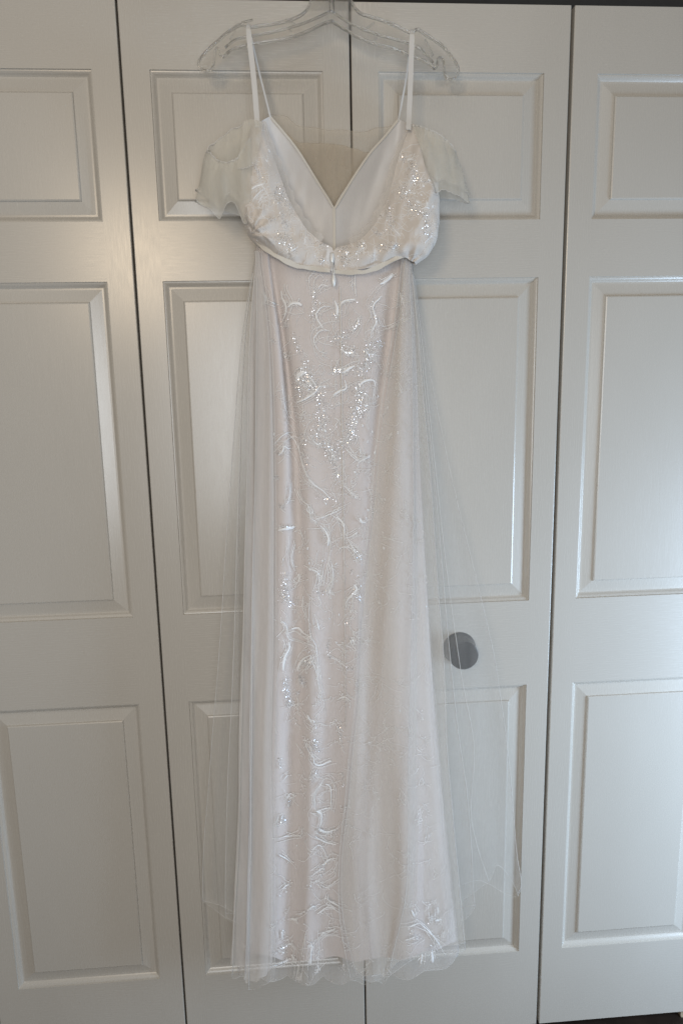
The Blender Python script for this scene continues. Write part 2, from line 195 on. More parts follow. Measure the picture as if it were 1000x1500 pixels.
VINES = {
  'skirt': [(3.0,[(-128.1,1570.7),(-127.2,1559.1),(-122.2,1548.7),(-121.2,1538.4),(-124.2,1529.4),(-128.5,1521.6)]),
    (3.6,[(-118.4,1543.5),(-111.5,1549.9),(-102.2,1549.8),(-95.6,1545.8)]),
    (2.1,[(-47.4,1543.9),(-60.8,1544.1),(-69.0,1537.7),(-73.3,1530.0),(-68.2,1518.2),(-63.0,1510.3)]),
    (1.5,[(-51.0,1504.8),(-64.4,1506.3),(-72.7,1499.9),(-78.3,1490.8),(-74.6,1480.2),(-69.4,1472.2),(-57.2,1468.0)]),
    (3.6,[(-41.8,1552.9),(-38.0,1542.5),(-39.1,1529.5)]),
    (2.4,[(-33.9,1545.0),(-25.7,1552.7),(-8.1,1555.1)]),
    (2.1,[(36.5,1559.8),(31.1,1554.6),(22.8,1546.9),(21.4,1536.5),(26.7,1523.4),(23.8,1510.3),(16.9,1502.5),(18.1,1491.9)]),
    (1.2,[(30.7,1522.0),(36.1,1511.4),(47.0,1512.6),(58.0,1516.4),(74.4,1525.3)]),
    (4.2,[(34.0,1579.2),(42.1,1583.0),(58.4,1595.6)]),
    (4.2,[(-107.3,1426.3),(-104.3,1435.6),(-92.0,1439.3)]),
    (4.2,[(-30.6,1436.8),(-20.9,1443.3),(-11.2,1447.2)]),
    (1.8,[(-32.6,1476.8),(-24.5,1468.8),(-10.9,1471.2)]),
    (1.5,[(-13.1,1502.9),(-4.7,1513.3),(-1.9,1523.8)]),
    (2.4,[(7.0,1474.9),(11.0,1466.8),(21.9,1465.3)]),
    (2.4,[(-129.1,1463.9),(-123.7,1465.2),(-122.2,1469.1)]),
    (1.2,[(-68.2,1571.3),(-62.7,1578.9),(-52.0,1576.2)]),
    (0.9,[(-11.5,1596.3),(-12.0,1568.1)]),
    (0.9,[(-81.5,1571.4),(-82.4,1589.3),(-75.5,1596.9),(-70.3,1594.3)]),
    (1.5,[(-164.9,1544.1),(-153.8,1556.9),(-161.1,1572.3)]),
    (1.2,[(-153.8,1556.9),(-138.2,1548.9)]),
    (2.7,[(67.8,1567.2),(70.4,1554.2),(67.7,1543.8)]),
    (2.7,[(-108.4,1389.4),(-97.4,1393.3),(-76.5,1406.3),(-72.2,1414.3),(-57.1,1415.4)]),
    (3.6,[(-108.7,1424.5),(-101.6,1433.7),(-90.6,1440.2)]),
    (2.7,[(-47.8,1400.3),(-36.7,1406.9),(-25.6,1410.7),(-28.1,1424.2)]),
    (3.0,[(-4.9,1414.3),(4.9,1422.2),(20.1,1423.3),(24.1,1415.1)]),
    (0.9,[(21.3,1409.7),(19.6,1382.5)]),
    (1.5,[(-149.2,1319.3),(-134.9,1334.1),(-123.7,1339.3),(-115.6,1336.4)]),
    (2.1,[(-141.6,1301.1),(-134.4,1309.2),(-132.7,1317.5),(-126.0,1311.8),(-121.9,1312.2)]),
    (1.8,[(-131.9,1342.3),(-110.6,1319.7),(-100.7,1280.4),(-90.2,1257.6),(-71.0,1240.1)]),
    (0.9,[(-132.0,1418.3),(-128.0,1377.7),(-117.7,1355.6)]),
    (1.2,[(-8.4,1277.8),(-5.5,1286.1),(11.5,1294.1)]),
    (1.2,[(-30.2,1312.0),(-19.3,1297.7),(-5.5,1286.1)]),
    (0.9,[(-5.0,1314.1),(-3.9,1294.5)]),
    (1.8,[(-90.7,1436.2),(-76.2,1417.1)]),
    (1.2,[(-99.1,1428.3),(-83.1,1414.6)]),
    (1.2,[(-104.7,1423.1),(-86.0,1409.2)]),
    (1.5,[(62.9,1414.3),(68.4,1400.6)]),
    (1.8,[(45.5,1321.1),(51.3,1334.9)]),
    (1.2,[(-90.7,1338.5),(-80.1,1321.6),(-69.1,1315.8)]),
    (1.8,[(-92.9,1258.7),(-84.8,1249.9),(-68.2,1238.1),(-57.3,1224.9)]),
    (1.8,[(-82.1,1189.9),(-69.3,1192.4),(-60.8,1196.4),(-49.3,1200.3),(-30.7,1209.8)]),
    (1.8,[(-113.0,1239.5),(-105.2,1222.2),(-94.2,1213.3),(-90.6,1191.6)]),
    (1.2,[(-90.6,1191.6),(-80.9,1184.1)]),
    (1.5,[(-94.2,1211.8),(-97.2,1206.2),(-91.7,1200.3),(-86.0,1203.0),(-90.1,1208.8)]),
    (2.7,[(-75.4,1178.1),(-67.1,1169.2),(-61.7,1154.4),(-62.6,1141.3)]),
    (2.7,[(-46.7,1191.6),(-36.9,1182.6),(-33.5,1168.0),(-34.6,1156.4)]),
    (1.8,[(-34.6,1156.4),(-24.6,1156.0),(-10.2,1164.8)]),
    (1.5,[(-45.0,1133.4),(-33.5,1138.8),(-22.1,1135.4),(-10.8,1123.3),(-3.7,1115.6)]),
    (3.9,[(-147.5,1172.0),(-136.2,1174.5),(-119.3,1174.5)]),
    (2.4,[(-29.5,1042.1),(-20.6,1052.2),(-13.2,1060.9),(-18.9,1070.1)]),
    (1.5,[(-97.3,1101.5),(-81.7,1095.0),(-79.2,1081.6),(-82.6,1060.8)]),
    (1.5,[(-57.0,1110.3),(-54.6,1086.5),(-61.1,1056.9)]),
    (0.9,[(-65.1,1131.2),(-71.6,1099.0),(-75.0,1075.4)]),
    (1.2,[(-104.4,1153.1),(-109.5,1170.7)]),
    (1.2,[(-118.7,1147.8),(-125.3,1118.8),(-120.2,1101.0)]),
    (1.5,[(-113.3,1091.8),(-113.7,1077.0),(-119.6,1074.3)]),
    (3.0,[(-6.9,1188.8),(-2.8,1181.4),(4.4,1179.7)]),
    (1.2,[(-36.9,1254.1),(-28.7,1242.5),(-14.8,1227.9)]),
    (1.2,[(-123.8,1253.9),(-127.6,1222.9),(-133.3,1217.4)]),
    (1.5,[(-24.8,1147.3),(-16.4,1132.3),(-8.0,1117.3)]),
    (0.9,[(52.9,1147.4),(32.7,1155.4)]),
    (3.0,[(-129.9,990.9),(-118.3,990.4),(-108.4,981.4),(-96.9,977.8)]),
    (3.9,[(-135.8,967.4),(-135.4,955.1),(-144.6,940.2),(-148.3,917.2)]),
    (3.6,[(-97.8,944.1),(-111.3,932.3),(-120.5,917.3),(-121.3,909.6)]),
    (1.5,[(-97.8,944.1),(-99.6,930.2),(-111.9,910.6)]),
    (2.1,[(-12.2,1063.4),(-24.0,1050.4),(-31.5,1038.7),(-32.6,1028.1)]),
    (1.2,[(-96.6,1041.5),(-98.8,1014.4),(-96.9,977.8),(-87.2,955.9),(-85.8,896.8),(-80.9,858.8)]),
    (1.2,[(-107.8,1050.9),(-109.9,1030.0),(-103.2,1011.6)]),
    (1.2,[(-67.3,933.3),(-58.5,932.8),(-41.0,922.6),(-32.4,909.7)]),
    (2.1,[(-51.3,854.0),(-39.3,859.7),(-27.5,852.7)]),
    (2.4,[(-84.6,1003.2),(-82.0,989.3)]),
    (1.2,[(-148.0,1010.6),(-138.3,998.0),(-136.2,973.6),(-104.7,959.8)]),
    (1.5,[(-25.3,974.5),(-18.3,958.7)]),
    (1.5,[(-64.3,1061.1),(-60.2,1053.4)]),
    (1.2,[(-96.6,934.7),(-88.4,909.4),(-85.8,896.8)]),
    (2.7,[(-98.7,744.6),(-96.0,733.0),(-84.1,728.0),(-64.4,732.7)]),
    (3.3,[(-106.9,829.0),(-102.7,819.1),(-96.2,817.2)]),
    (2.4,[(-77.5,687.3),(-68.6,680.1),(-67.6,653.3),(-69.5,636.6)]),
    (2.7,[(-95.5,636.7),(-86.6,627.7),(-88.6,607.5)]),
    (1.8,[(-149.6,658.7),(-144.7,668.4),(-137.3,664.6),(-136.0,657.8)]),
    (1.2,[(-82.0,690.9),(-91.2,684.9),(-99.2,668.8),(-98.3,648.6)]),
    (2.1,[(-95.5,636.7),(-80.2,637.3),(-68.0,636.5)]),
    (1.2,[(-93.3,721.3),(-99.8,705.3),(-103.0,698.9)]),
    (1.2,[(-112.8,776.3),(-105.9,758.1),(-95.7,744.4)]),
    (2.4,[(-115.8,776.5),(-109.8,778.4)]),
    (2.1,[(-152.6,703.7),(-146.4,708.2)]),
    (1.5,[(-161.3,626.0),(-158.0,632.5),(-163.3,612.7)]),
    (2.1,[(-87.5,632.2),(-86.4,615.3),(-91.4,598.7)]),
    (3.9,[(-92.9,598.8),(-77.8,587.5),(-60.8,591.4)]),
    (2.4,[(-99.4,585.6),(-88.9,574.6),(-76.8,565.2),(-59.9,560.5)]),
    (3.0,[(-87.2,519.4),(-74.5,528.8),(-63.6,531.5)]),
    (1.5,[(-99.9,508.1),(-84.2,515.7)]),
    (2.7,[(-77.8,455.6),(-76.5,441.3),(-57.9,431.0)]),
    (1.8,[(-99.1,418.3),(-76.8,427.2),(-58.1,418.5)]),
    (2.1,[(-167.9,552.9),(-154.7,536.5),(-145.9,523.7)]),
    (1.8,[(-159.1,586.4),(-141.0,580.0),(-125.5,584.1),(-123.5,600.9)]),
    (2.1,[(-164.4,476.4),(-151.9,480.7)]),
    (2.4,[(-149.7,402.8),(-138.8,402.9)]),
    (2.4,[(-114.4,433.7),(-108.0,438.5),(-101.8,436.3)]),
    (1.8,[(-90.8,372.8),(-74.9,375.0),(-65.2,381.4)]),
    (1.2,[(-89.8,477.7),(-79.0,469.8),(-59.9,485.9)]),
    (1.2,[(-59.0,527.7),(-65.8,503.8),(-81.5,494.5)]),
    (1.2,[(-140.0,414.5),(-123.9,427.4)]),
    (1.2,[(-107.8,558.8),(-92.2,564.6),(-80.4,543.1)]),
    (2.1,[(-97.9,361.9),(-88.1,371.9),(-65.8,379.1)]),
    (2.4,[(-118.6,356.4),(-110.8,353.2),(-114.4,336.1),(-116.6,314.4)]),
    (2.1,[(-174.0,352.1),(-167.9,344.3),(-153.6,348.5),(-142.9,338.5)]),
    (2.4,[(-168.1,384.0),(-167.2,365.9)]),
    (1.5,[(-181.6,315.3),(-162.6,313.7),(-145.2,313.2)]),
    (2.4,[(-134.8,290.3),(-133.8,271.8)]),
    (3.6,[(-178.3,273.9),(-177.0,264.6),(-165.9,265.4)]),
    (2.4,[(-247.5,354.8),(-240.1,346.9)]),
    (0.9,[(-127.9,362.6),(-137.3,312.5),(-145.0,269.1)]),
    (0.9,[(-99.7,353.0),(-98.9,320.2)]),
    (2.4,[(-150.2,404.0),(-139.3,402.4)]),
    (2.1,[(-152.8,324.8),(-146.7,317.0),(-150.0,311.8)]),
    (2.36,[(97.5,385.2),(112.0,367.7),(126.6,345.9),(143.2,315.5)]),
    (3.04,[(81.2,416.9),(86.6,402.3)]),
    (2.03,[(73.9,379.0),(97.5,385.2)]),
    (2.7,[(135.5,406.5),(137.3,390.1)]),
    (2.7,[(130.1,378.4),(142.9,375.3),(141.1,367.3)]),
    (2.03,[(122.8,395.3),(122.9,379.0)]),
    (1.69,[(68.4,350.8),(93.8,356.9)]),
    (2.03,[(152.2,352.0),(146.8,333.9)]),
    (3.38,[(102.9,314.8),(99.3,294.3)]),
    (4.05,[(123.1,317.2),(125.0,287.9)])],
  'bol': [(1.8,[(-133.3,1610.1),(-135.8,1615.2),(-127.0,1603.8)]),
    (2.92,[(-169.0,1722.0),(-162.5,1727.1),(-148.0,1732.2)]),
    (1.67,[(-168.8,1704.2),(-157.5,1717.8),(-148.3,1724.5)]),
    (1.46,[(-160.0,1700.8),(-152.3,1714.4)]),
    (1.88,[(-143.3,1617.8),(-132.7,1607.2)]),
    (2.59,[(-111.6,1628.8),(-98.8,1635.9)]),
    (1.73,[(-85.4,1662.2),(-88.5,1640.7)]),
    (1.15,[(-162.8,1730.9),(-153.0,1728.6),(-143.7,1712.2)])],
  'bor': [(2.92,[(58.9,1758.2),(63.5,1765.0),(64.5,1773.5)]),
    (3.33,[(79.1,1770.1),(87.3,1770.1)]),
    (1.88,[(97.4,1689.6),(106.7,1693.0),(112.3,1691.2)]),
    (1.88,[(71.5,1715.6),(80.8,1717.3),(88.2,1715.9)]),
    (2.08,[(90.0,1703.4),(95.5,1700.0)]),
    (1.67,[(106.7,1701.7),(107.6,1694.7)]),
    (1.46,[(65.7,1649.6),(54.6,1661.9),(49.1,1668.9)]),
    (2.08,[(104.9,1640.5),(116.1,1651.0)]),
    (1.73,[(3.0,1647.3),(5.4,1635.2),(-5.0,1625.5)]),
    (1.44,[(23.2,1630.2),(23.1,1615.6)]),
    (1.15,[(-9.2,1678.6),(3.5,1680.9),(11.3,1692.8)])],
}
BUDS = {
  'skirt': [(-66.6,1550.1),
    (-64.9,1374.9),
    (-74.0,1344.1),
    (-63.0,1341.1),
    (-10.0,1355.2),
    (0.5,1348.6),
    (5.7,1381.5),
    (29.4,1395.9),
    (18.2,1336.3),
    (12.1,1294.6),
    (22.8,1300.8),
    (-14.2,1269.5),
    (9.1,1320.7),
    (46.0,1376.4),
    (61.1,1334.7),
    (-148.5,1337.2),
    (-170.6,1402.9),
    (-65.1,1216.6),
    (-13.5,1225.8),
    (-97.7,1138.3),
    (-140.8,1120.9),
    (-73.2,1115.3),
    (-49.3,1108.5),
    (-95.3,1100.6),
    (-80.9,1092.9),
    (-61.9,1057.0),
    (38.5,1219.0),
    (8.9,1201.2),
    (35.4,1133.3),
    (34.2,1161.2),
    (-95.6,1111.8),
    (-183.6,1076.9),
    (5.9,1186.9),
    (-63.2,1008.3),
    (-45.9,1015.1),
    (-65.8,895.1),
    (-29.8,889.2),
    (-42.4,882.9),
    (-4.7,879.0),
    (-25.5,965.2),
    (-104.7,958.3),
    (26.7,1033.1),
    (-83.4,994.0),
    (-52.0,963.4),
    (-92.7,804.1),
    (-156.5,746.5),
    (-159.2,730.4),
    (-96.2,817.2),
    (5.8,762.8),
    (-201.5,754.1),
    (-214.2,701.0),
    (-207.7,639.3),
    (-85.6,521.0),
    (-90.8,499.4),
    (-169.5,464.6),
    (-157.1,465.3),
    (-111.4,483.9),
    (-228.9,556.4),
    (-133.9,560.7),
    (-127.1,582.5),
    (-166.0,384.4),
    (-206.8,576.2),
    (-153.1,584.3),
    (-167.6,335.2),
    (-150.3,302.7),
    (-162.0,313.6),
    (-168.3,380.4),
    (-223.1,301.8),
    (-51.4,303.2),
    (92.0,350.9),
    (81.1,370.2),
    (121.2,327.8),
    (126.6,345.9),
    (159.6,341.0)],
  'bol': [(-132.2,1605.6),
    (-140.6,1784.1),
    (-144.8,1767.4),
    (-161.6,1727.1),
    (-129.2,1702.8),
    (-163.7,1648.4)],
  'bor': [(88.2,1715.9),
    (99.2,1712.9),
    (104.9,1640.5),
    (116.1,1651.0),
    (73.7,1795.4),
    (113.1,1736.9),
    (102.9,1727.5),
    (117.8,1696.4),
    (49.9,1773.5)],
}
SEQUINS = {
  'skirt': [(4.2,70,[(-76.1,1576.5),(-74.5,1553.3),(-77.2,1535.2),(-82.7,1527.5)]),
    (5.4,60,[(-110.4,1501.8),(-104.4,1478.1),(-92.9,1454.0),(-82.7,1429.8)]),
    (9.6,110,[(19.1,1462.7),(8.0,1449.5),(-5.9,1436.3)]),
    (9.0,60,[(-43.2,1490.2),(-26.7,1497.9),(-24.1,1492.6)]),
    (5.4,40,[(-46.9,1445.2),(-36.1,1436.9),(-25.1,1439.4)]),
    (5.4,40,[(-32.6,1476.8),(-24.5,1468.8),(-10.9,1471.2)]),
    (4.8,30,[(-13.1,1502.9),(-4.7,1513.3),(-1.9,1523.8)]),
    (4.2,40,[(22.9,1554.7),(21.4,1536.5),(30.7,1518.1)]),
    (6.0,45,[(19.4,1481.3),(35.8,1482.3)]),
    (7.5,50,[(8.4,1476.2),(21.9,1459.9)]),
    (3.0,14,[(-148.3,1491.9),(-143.0,1489.2)]),
    (3.6,16,[(-174.3,1444.9),(-167.6,1442.1)]),
    (4.8,30,[(-128.5,1521.6),(-120.7,1515.0)]),
    (4.2,14,[(-40.9,1532.1),(-37.0,1526.9)]),
    (2.4,12,[(67.8,1567.2),(69.0,1546.4)]),
    (6.0,40,[(-107.6,1417.8),(-100.0,1396.0)]),
    (12.6,150,[(-77.9,1406.4),(-70.1,1390.0),(-65.2,1362.6),(-68.4,1346.2)]),
    (13.5,210,[(-6.3,1413.0),(-1.1,1388.4),(-4.2,1372.1),(-18.2,1361.5)]),
    (9.6,110,[(-21.2,1350.5),(-15.9,1333.8),(-27.2,1323.0)]),
    (10.8,110,[(-87.9,1341.2),(-69.0,1321.4),(-55.3,1312.7),(-58.5,1296.0)]),
    (9.0,70,[(-35.6,1323.3),(-44.4,1301.2),(-50.3,1287.4)]),
    (6.0,60,[(-104.6,1336.1),(-99.7,1313.8),(-98.0,1274.7)]),
    (10.5,90,[(-104.2,1439.1),(-90.9,1428.2),(-77.7,1411.8)]),
    (4.8,40,[(-47.0,1438.0),(-27.8,1440.3)]),
    (3.6,20,[(-50.3,1284.6),(-42.4,1261.8)]),
    (7.5,30,[(-175.9,1405.8),(-151.6,1402.5),(-152.3,1383.7)]),
    (4.5,20,[(-141.5,1303.9),(-135.9,1306.5)]),
    (4.2,20,[(-151.2,1265.1),(-145.7,1262.1)]),
    (6.0,10,[(65.6,1387.0),(48.4,1332.2)]),
    (3.0,14,[(-107.2,1428.5),(-108.0,1404.3)]),
    (4.5,22,[(-144.6,1216.3),(-136.3,1211.8)]),
    (7.5,60,[(-137.5,1092.8),(-141.1,1072.2),(-134.5,1054.1)]),
    (3.0,14,[(-13.7,1120.4),(-3.7,1114.1)]),
    (4.5,24,[(-11.4,1084.8),(-9.1,1042.7)]),
    (2.4,8,[(-21.3,1097.1),(-22.9,1091.2)]),
    (1.8,6,[(-82.6,1060.8),(-82.8,1054.9)]),
    (3.0,14,[(-145.8,1180.6),(-120.6,1176.8)]),
    (9.0,16,[(-79.7,1229.9),(-48.9,1223.2)]),
    (6.0,10,[(36.1,1211.9),(23.2,1065.4)]),
    (3.6,14,[(-22.1,1135.4),(-5.1,1117.1)]),
    (7.5,60,[(-143.1,1067.4),(-139.6,1046.3),(-122.5,1039.6)]),
    (6.6,110,[(-144.5,899.8),(-142.5,871.5),(-137.5,846.0)]),
    (7.5,80,[(-116.6,900.0),(-112.6,885.7)]),
    (3.0,24,[(-67.1,967.2),(-67.0,945.6),(-61.4,933.0)]),
    (3.0,10,[(-35.0,1005.5),(-33.7,996.3)]),
    (4.2,12,[(-34.1,974.9),(-22.5,968.2)]),
    (3.0,10,[(27.9,1005.7),(33.7,990.1)]),
    (4.5,16,[(-124.9,870.6),(-122.1,864.1)]),
    (6.0,40,[(-111.6,923.1),(-99.6,931.8)]),
    (3.6,16,[(-84.7,1055.9),(-58.6,1060.8)]),
    (4.2,16,[(-18.1,1059.1),(-9.7,1040.7)]),
    (9.0,12,[(-1.5,997.9),(45.0,933.9)]),
    (3.0,14,[(-38.2,916.2),(-23.5,912.4)]),
    (6.6,80,[(-100.9,777.2),(-91.8,779.9),(-95.2,763.9),(-86.4,756.9)]),
    (3.0,14,[(-112.8,776.3),(-105.9,758.1)]),
    (4.2,28,[(-145.1,658.4),(-147.0,645.2)]),
    (4.2,24,[(-159.7,629.3),(-155.6,615.5)]),
    (6.0,20,[(-93.3,721.3),(-103.0,698.9)]),
    (3.6,16,[(-161.6,746.8),(-157.7,728.6)]),
    (3.0,20,[(-49.3,803.3),(-46.9,774.0)]),
    (1.8,14,[(-45.1,711.7),(-44.1,681.8)]),
    (4.2,16,[(-140.3,849.9),(-134.5,846.4)]),
    (3.6,16,[(-160.6,630.5),(-158.0,618.5),(-152.0,616.4)]),
    (4.2,60,[(-92.9,598.8),(-77.8,587.5),(-60.8,591.4)]),
    (3.0,20,[(-87.2,519.4),(-74.5,528.8)]),
    (3.0,14,[(-114.4,433.7),(-101.8,436.3)]),
    (3.0,14,[(-84.2,512.2),(-90.8,497.0)]),
    (3.0,14,[(-76.4,448.4),(-73.5,437.6)]),
    (3.6,18,[(-170.8,351.8),(-152.1,346.6)]),
    (3.0,14,[(-181.6,315.3),(-145.2,313.2)]),
    (3.0,12,[(-173.6,271.7),(-167.4,265.6)]),
    (6.0,20,[(-57.7,305.6),(-48.4,290.0)]),
    (5.4,18,[(82.9,361.9),(97.5,348.3)]),
    (4.73,14,[(115.7,326.2),(125.0,292.1)]),
    (10.13,30,[(75.7,378.8),(141.0,385.7)])],
  'bol': [(4.17,30,[(-163.8,1759.9),(-158.1,1748.2),(-153.9,1739.7)]),
    (10.0,110,[(-124.9,1724.5),(-121.6,1717.7),(-129.1,1709.2)]),
    (6.25,40,[(-126.4,1681.9),(-114.3,1666.3)]),
    (10.0,100,[(-127.5,1652.5),(-118.7,1642.1),(-110.0,1628.0)]),
    (3.33,14,[(-143.0,1675.1),(-137.5,1675.9)]),
    (1.67,6,[(-140.6,1784.1),(-144.8,1767.4)]),
    (12.5,40,[(-112.8,1709.2),(-108.0,1690.4)]),
    (8.62,40,[(-70.7,1645.4),(-53.2,1638.0)]),
    (5.75,30,[(-56.3,1611.4),(-63.8,1618.7)])],
  'bor': [(7.29,90,[(86.4,1761.6),(87.3,1751.5),(91.9,1737.8),(88.2,1731.0)]),
    (8.75,150,[(73.4,1725.9),(71.6,1717.3),(80.7,1703.5),(86.3,1689.6),(99.3,1686.1)]),
    (5.42,80,[(99.3,1686.1),(104.8,1680.8),(106.7,1668.6),(104.9,1656.4)]),
    (3.75,40,[(49.4,1708.7),(51.1,1691.5),(47.3,1679.4),(50.9,1667.2)]),
    (3.33,20,[(54.4,1635.6),(61.9,1635.5)]),
    (2.92,14,[(72.7,1778.5),(77.2,1765.0)]),
    (2.92,16,[(101.1,1734.4),(114.0,1736.1)]),
    (2.08,12,[(104.9,1640.5),(116.1,1656.3)]),
    (9.2,110,[(-30.3,1635.4),(-20.3,1625.7),(-25.7,1608.7)]),
    (4.31,40,[(21.1,1668.8),(31.2,1654.3),(41.5,1659.1)]),
    (4.31,30,[(46.8,1690.3),(51.8,1668.7)]),
    (7.19,60,[(25.9,1635.0),(56.7,1634.8)]),
    (5.75,26,[(36.7,1697.5),(34.0,1680.8)]),
    (7.48,40,[(5.4,1637.6),(-5.0,1625.5)])],
}
# ------------------------------------------------------------------ helpers
def V(p):
    return Vector((p[0] * .001, p[1] * .001, p[2] * .001))

def put(o, parent=None, label=None, cat=None, kind=None, group=None):
    COL.objects.link(o)
    if parent is not None:
        o.parent = parent
        o.matrix_parent_inverse = Matrix.Translation(-parent.location) if parent.type == 'EMPTY' else Matrix()
    if label:
        o['label'] = label
    if cat:
        o['category'] = cat
    if kind:
        o['kind'] = kind
    if group:
        o['group'] = group
    return o

def mesh_obj(name, verts, faces, mat, parent=None, smooth=True, **kw):
    me = bpy.data.meshes.new(name)
    me.from_pydata([tuple(v) for v in verts], [], faces)
    me.materials.append(mat)
    if smooth:
        me.polygons.foreach_set('use_smooth', [True] * len(me.polygons))
    me.update()
    return put(bpy.data.objects.new(name, me), parent, **kw)

def empty(name, loc, label, cat):
    o = bpy.data.objects.new(name, None)
    o.location = loc
    o.empty_display_size = .05
    return put(o, None, label, cat)

def cr(a, b, c, d, t):
    return .5 * ((2 * b) + (c - a) * t + (2 * a - 5 * b + 4 * c - d) * t * t + (3 * b - a - 3 * c + d) * t * t * t)

def resample(pts, n, byz=False):
    pts = [Vector(p) for p in pts]
    ext = [pts[0] * 2 - pts[1]] + pts + [pts[-1] * 2 - pts[-2]]
    fine, K = [], 10
    for i in range(len(pts) - 1):
        for k in range(K):
            fine.append(cr(ext[i], ext[i + 1], ext[i + 2], ext[i + 3], k / K))
    fine.append(pts[-1])
    L = [0.0]
    for a, b in zip(fine, fine[1:]):
        L.append(L[-1] + (b - a).length)
    out, j = [], 0
    for i in range(n):
        s = L[-1] * i / (n - 1)
        while j < len(L) - 2 and L[j + 1] < s:
            j += 1
        t = (s - L[j]) / max(1e-9, L[j + 1] - L[j])
        out.append(fine[j].lerp(fine[j + 1], min(1, max(0, t))))
    return out

def loft_grid(guides, per, nv, closed=False, wave=None):
    """surface through a row of guide curves; per = columns between neighbouring guides"""
    cols = [resample(g, nv) for g in guides]
    n = len(cols)
    grid = []
    span = n if closed else n - 1
    for i in range(span):
        for k in range(per):
            t = k / per
            col = []
            for r in range(nv):
                if closed:
                    a, b, c, d = (cols[(i + q) % n][r] for q in (-1, 0, 1, 2))
                else:
                    b, c = cols[i][r], cols[i + 1][r]
                    a = cols[i - 1][r] if i > 0 else b * 2 - c
                    d = cols[i + 2][r] if i + 2 < n else c * 2 - b
                col.append(cr(a, b, c, d, t))
            grid.append(col)
    if not closed:
        grid.append(list(cols[-1]))
    if wave:
        m = len(grid)
        for i, col in enumerate(grid):
            for r in range(nv):
                col[r] = col[r] + Vector(wave(i / (m - 1), r / (nv - 1), col[r]))
    return grid

def grid_mesh(grid, closed=False):
    nv = len(grid[0])
    verts = [p for col in grid for p in col]
    faces = []
    m = len(grid)
    for i in range(m if closed else m - 1):
        j = (i + 1) % m
        for r in range(nv - 1):
            faces.append((i * nv + r, j * nv + r, j * nv + r + 1, i * nv + r + 1))
    return verts, faces

def frames(path, up=None):
    out = []
    n = len(path)
    for i, p in enumerate(path):
        t = (path[min(n - 1, i + 1)] - path[max(0, i - 1)]).normalized()
        ref = Vector(up) if up else (Vector((0, 1, 0)) if abs(t.y) < .9 else Vector((0, 0, 1)))
        s = t.cross(ref).normalized()
        out.append((p, t, s, s.cross(t).normalized()))
    return out

def tube_geo(path, r, n=7, flat=1.0):
    verts, faces = [], []
    fr = frames(path)
    for k, (p, t, s, u) in enumerate(fr):
        rr = r(k / (len(fr) - 1)) if callable(r) else r
        for a in range(n):
            an = 2 * math.pi * a / n
            verts.append(p + s * (rr * math.cos(an)) + u * (rr * flat * math.sin(an)))
    for k in range(len(fr) - 1):
        for a in range(n):
            b = (a + 1) % n
            faces.append((k * n + a, k * n + b, (k + 1) * n + b, (k + 1) * n + a))
    faces.append(tuple(range(n))[::-1])
    faces.append(tuple((len(fr) - 1) * n + a for a in range(n)))
    return verts, faces

def tube(name, path, r, mat, parent=None, n=7, flat=1.0, **kw):
    v, f = tube_geo(path, r, n, flat)
    return mesh_obj(name, v, f, mat, parent, **kw)

def ribbon(name, path, widths, thick, mat, parent=None, side=None, **kw):
    """flat strap with thickness; side = function of t giving the direction of its width"""
    verts, faces = [], []
    n = len(path)
    for i, p in enumerate(path):
        t = (path[min(n - 1, i + 1)] - path[max(0, i - 1)]).normalized()
        s = Vector(side(i / (n - 1)))
        s = (s - t * s.dot(t)).normalized()
        u = s.cross(t).normalized()
        w = widths(i / (n - 1)) * .5
        for a, b in ((-1, -1), (-.97, 1), (.97, 1), (1, -1)):
            verts.append(p + s * (w * a) + u * (thick * .5 * b))
    for i in range(n - 1):
        for a in range(4):
            b = (a + 1) % 4
            faces.append((i * 4 + a, i * 4 + b, (i + 1) * 4 + b, (i + 1) * 4 + a))
    faces += [(3, 2, 1, 0), tuple((n - 1) * 4 + a for a in range(4))]
    return mesh_obj(name, verts, faces, mat, parent, smooth=False, **kw)

def box_geo(x0, x1, y0, y1, z0, z1):
    v = [(x, y, z) for x in (x0, x1) for y in (y0, y1) for z in (z0, z1)]
    f = [(0, 1, 3, 2), (4, 6, 7, 5), (0, 4, 5, 1), (2, 3, 7, 6), (0, 2, 6, 4), (1, 5, 7, 3)]
    return v, f

def box(name, x0, x1, y0, y1, z0, z1, mat, parent=None, **kw):
    v, f = box_geo(x0, x1, y0, y1, z0, z1)
    return mesh_obj(name, v, f, mat, parent, smooth=False, **kw)

def nz(x, y, z=0.0):
    return noise.noise(Vector((x, y, z)))

# ------------------------------------------------------------------ materials
def new_mat(name):
    m = bpy.data.materials.new(name)
    m.use_nodes = True
    nt = m.node_tree
    return m, nt, nt.nodes['Principled BSDF']

def node(nt, kind, **inp):
    n = nt.nodes.new(kind)
    for k, v in inp.items():
        n.inputs[k].default_value = v
    return n

def mapped_noise(nt, scale_vec, scale, detail=4.0, rough=.55):
    tc = nt.nodes.new('ShaderNodeTexCoord')
    mp = nt.nodes.new('ShaderNodeMapping')
    mp.inputs['Scale'].default_value = scale_vec
    nt.links.new(tc.outputs['Object'], mp.inputs['Vector'])
    n = node(nt, 'ShaderNodeTexNoise', Scale=scale, Detail=detail, Roughness=rough)
    nt.links.new(mp.outputs['Vector'], n.inputs['Vector'])
    return n

def ramp(nt, src, stops):
    r = nt.nodes.new('ShaderNodeValToRGB')
    el = r.color_ramp.elements
    while len(el) < len(stops):
        el.new(.5)
    for e, (p, c) in zip(el, stops):
        e.position = p
        e.color = (*c, 1) if len(c) == 3 else c
    nt.links.new(src, r.inputs['Fac'])
    return r

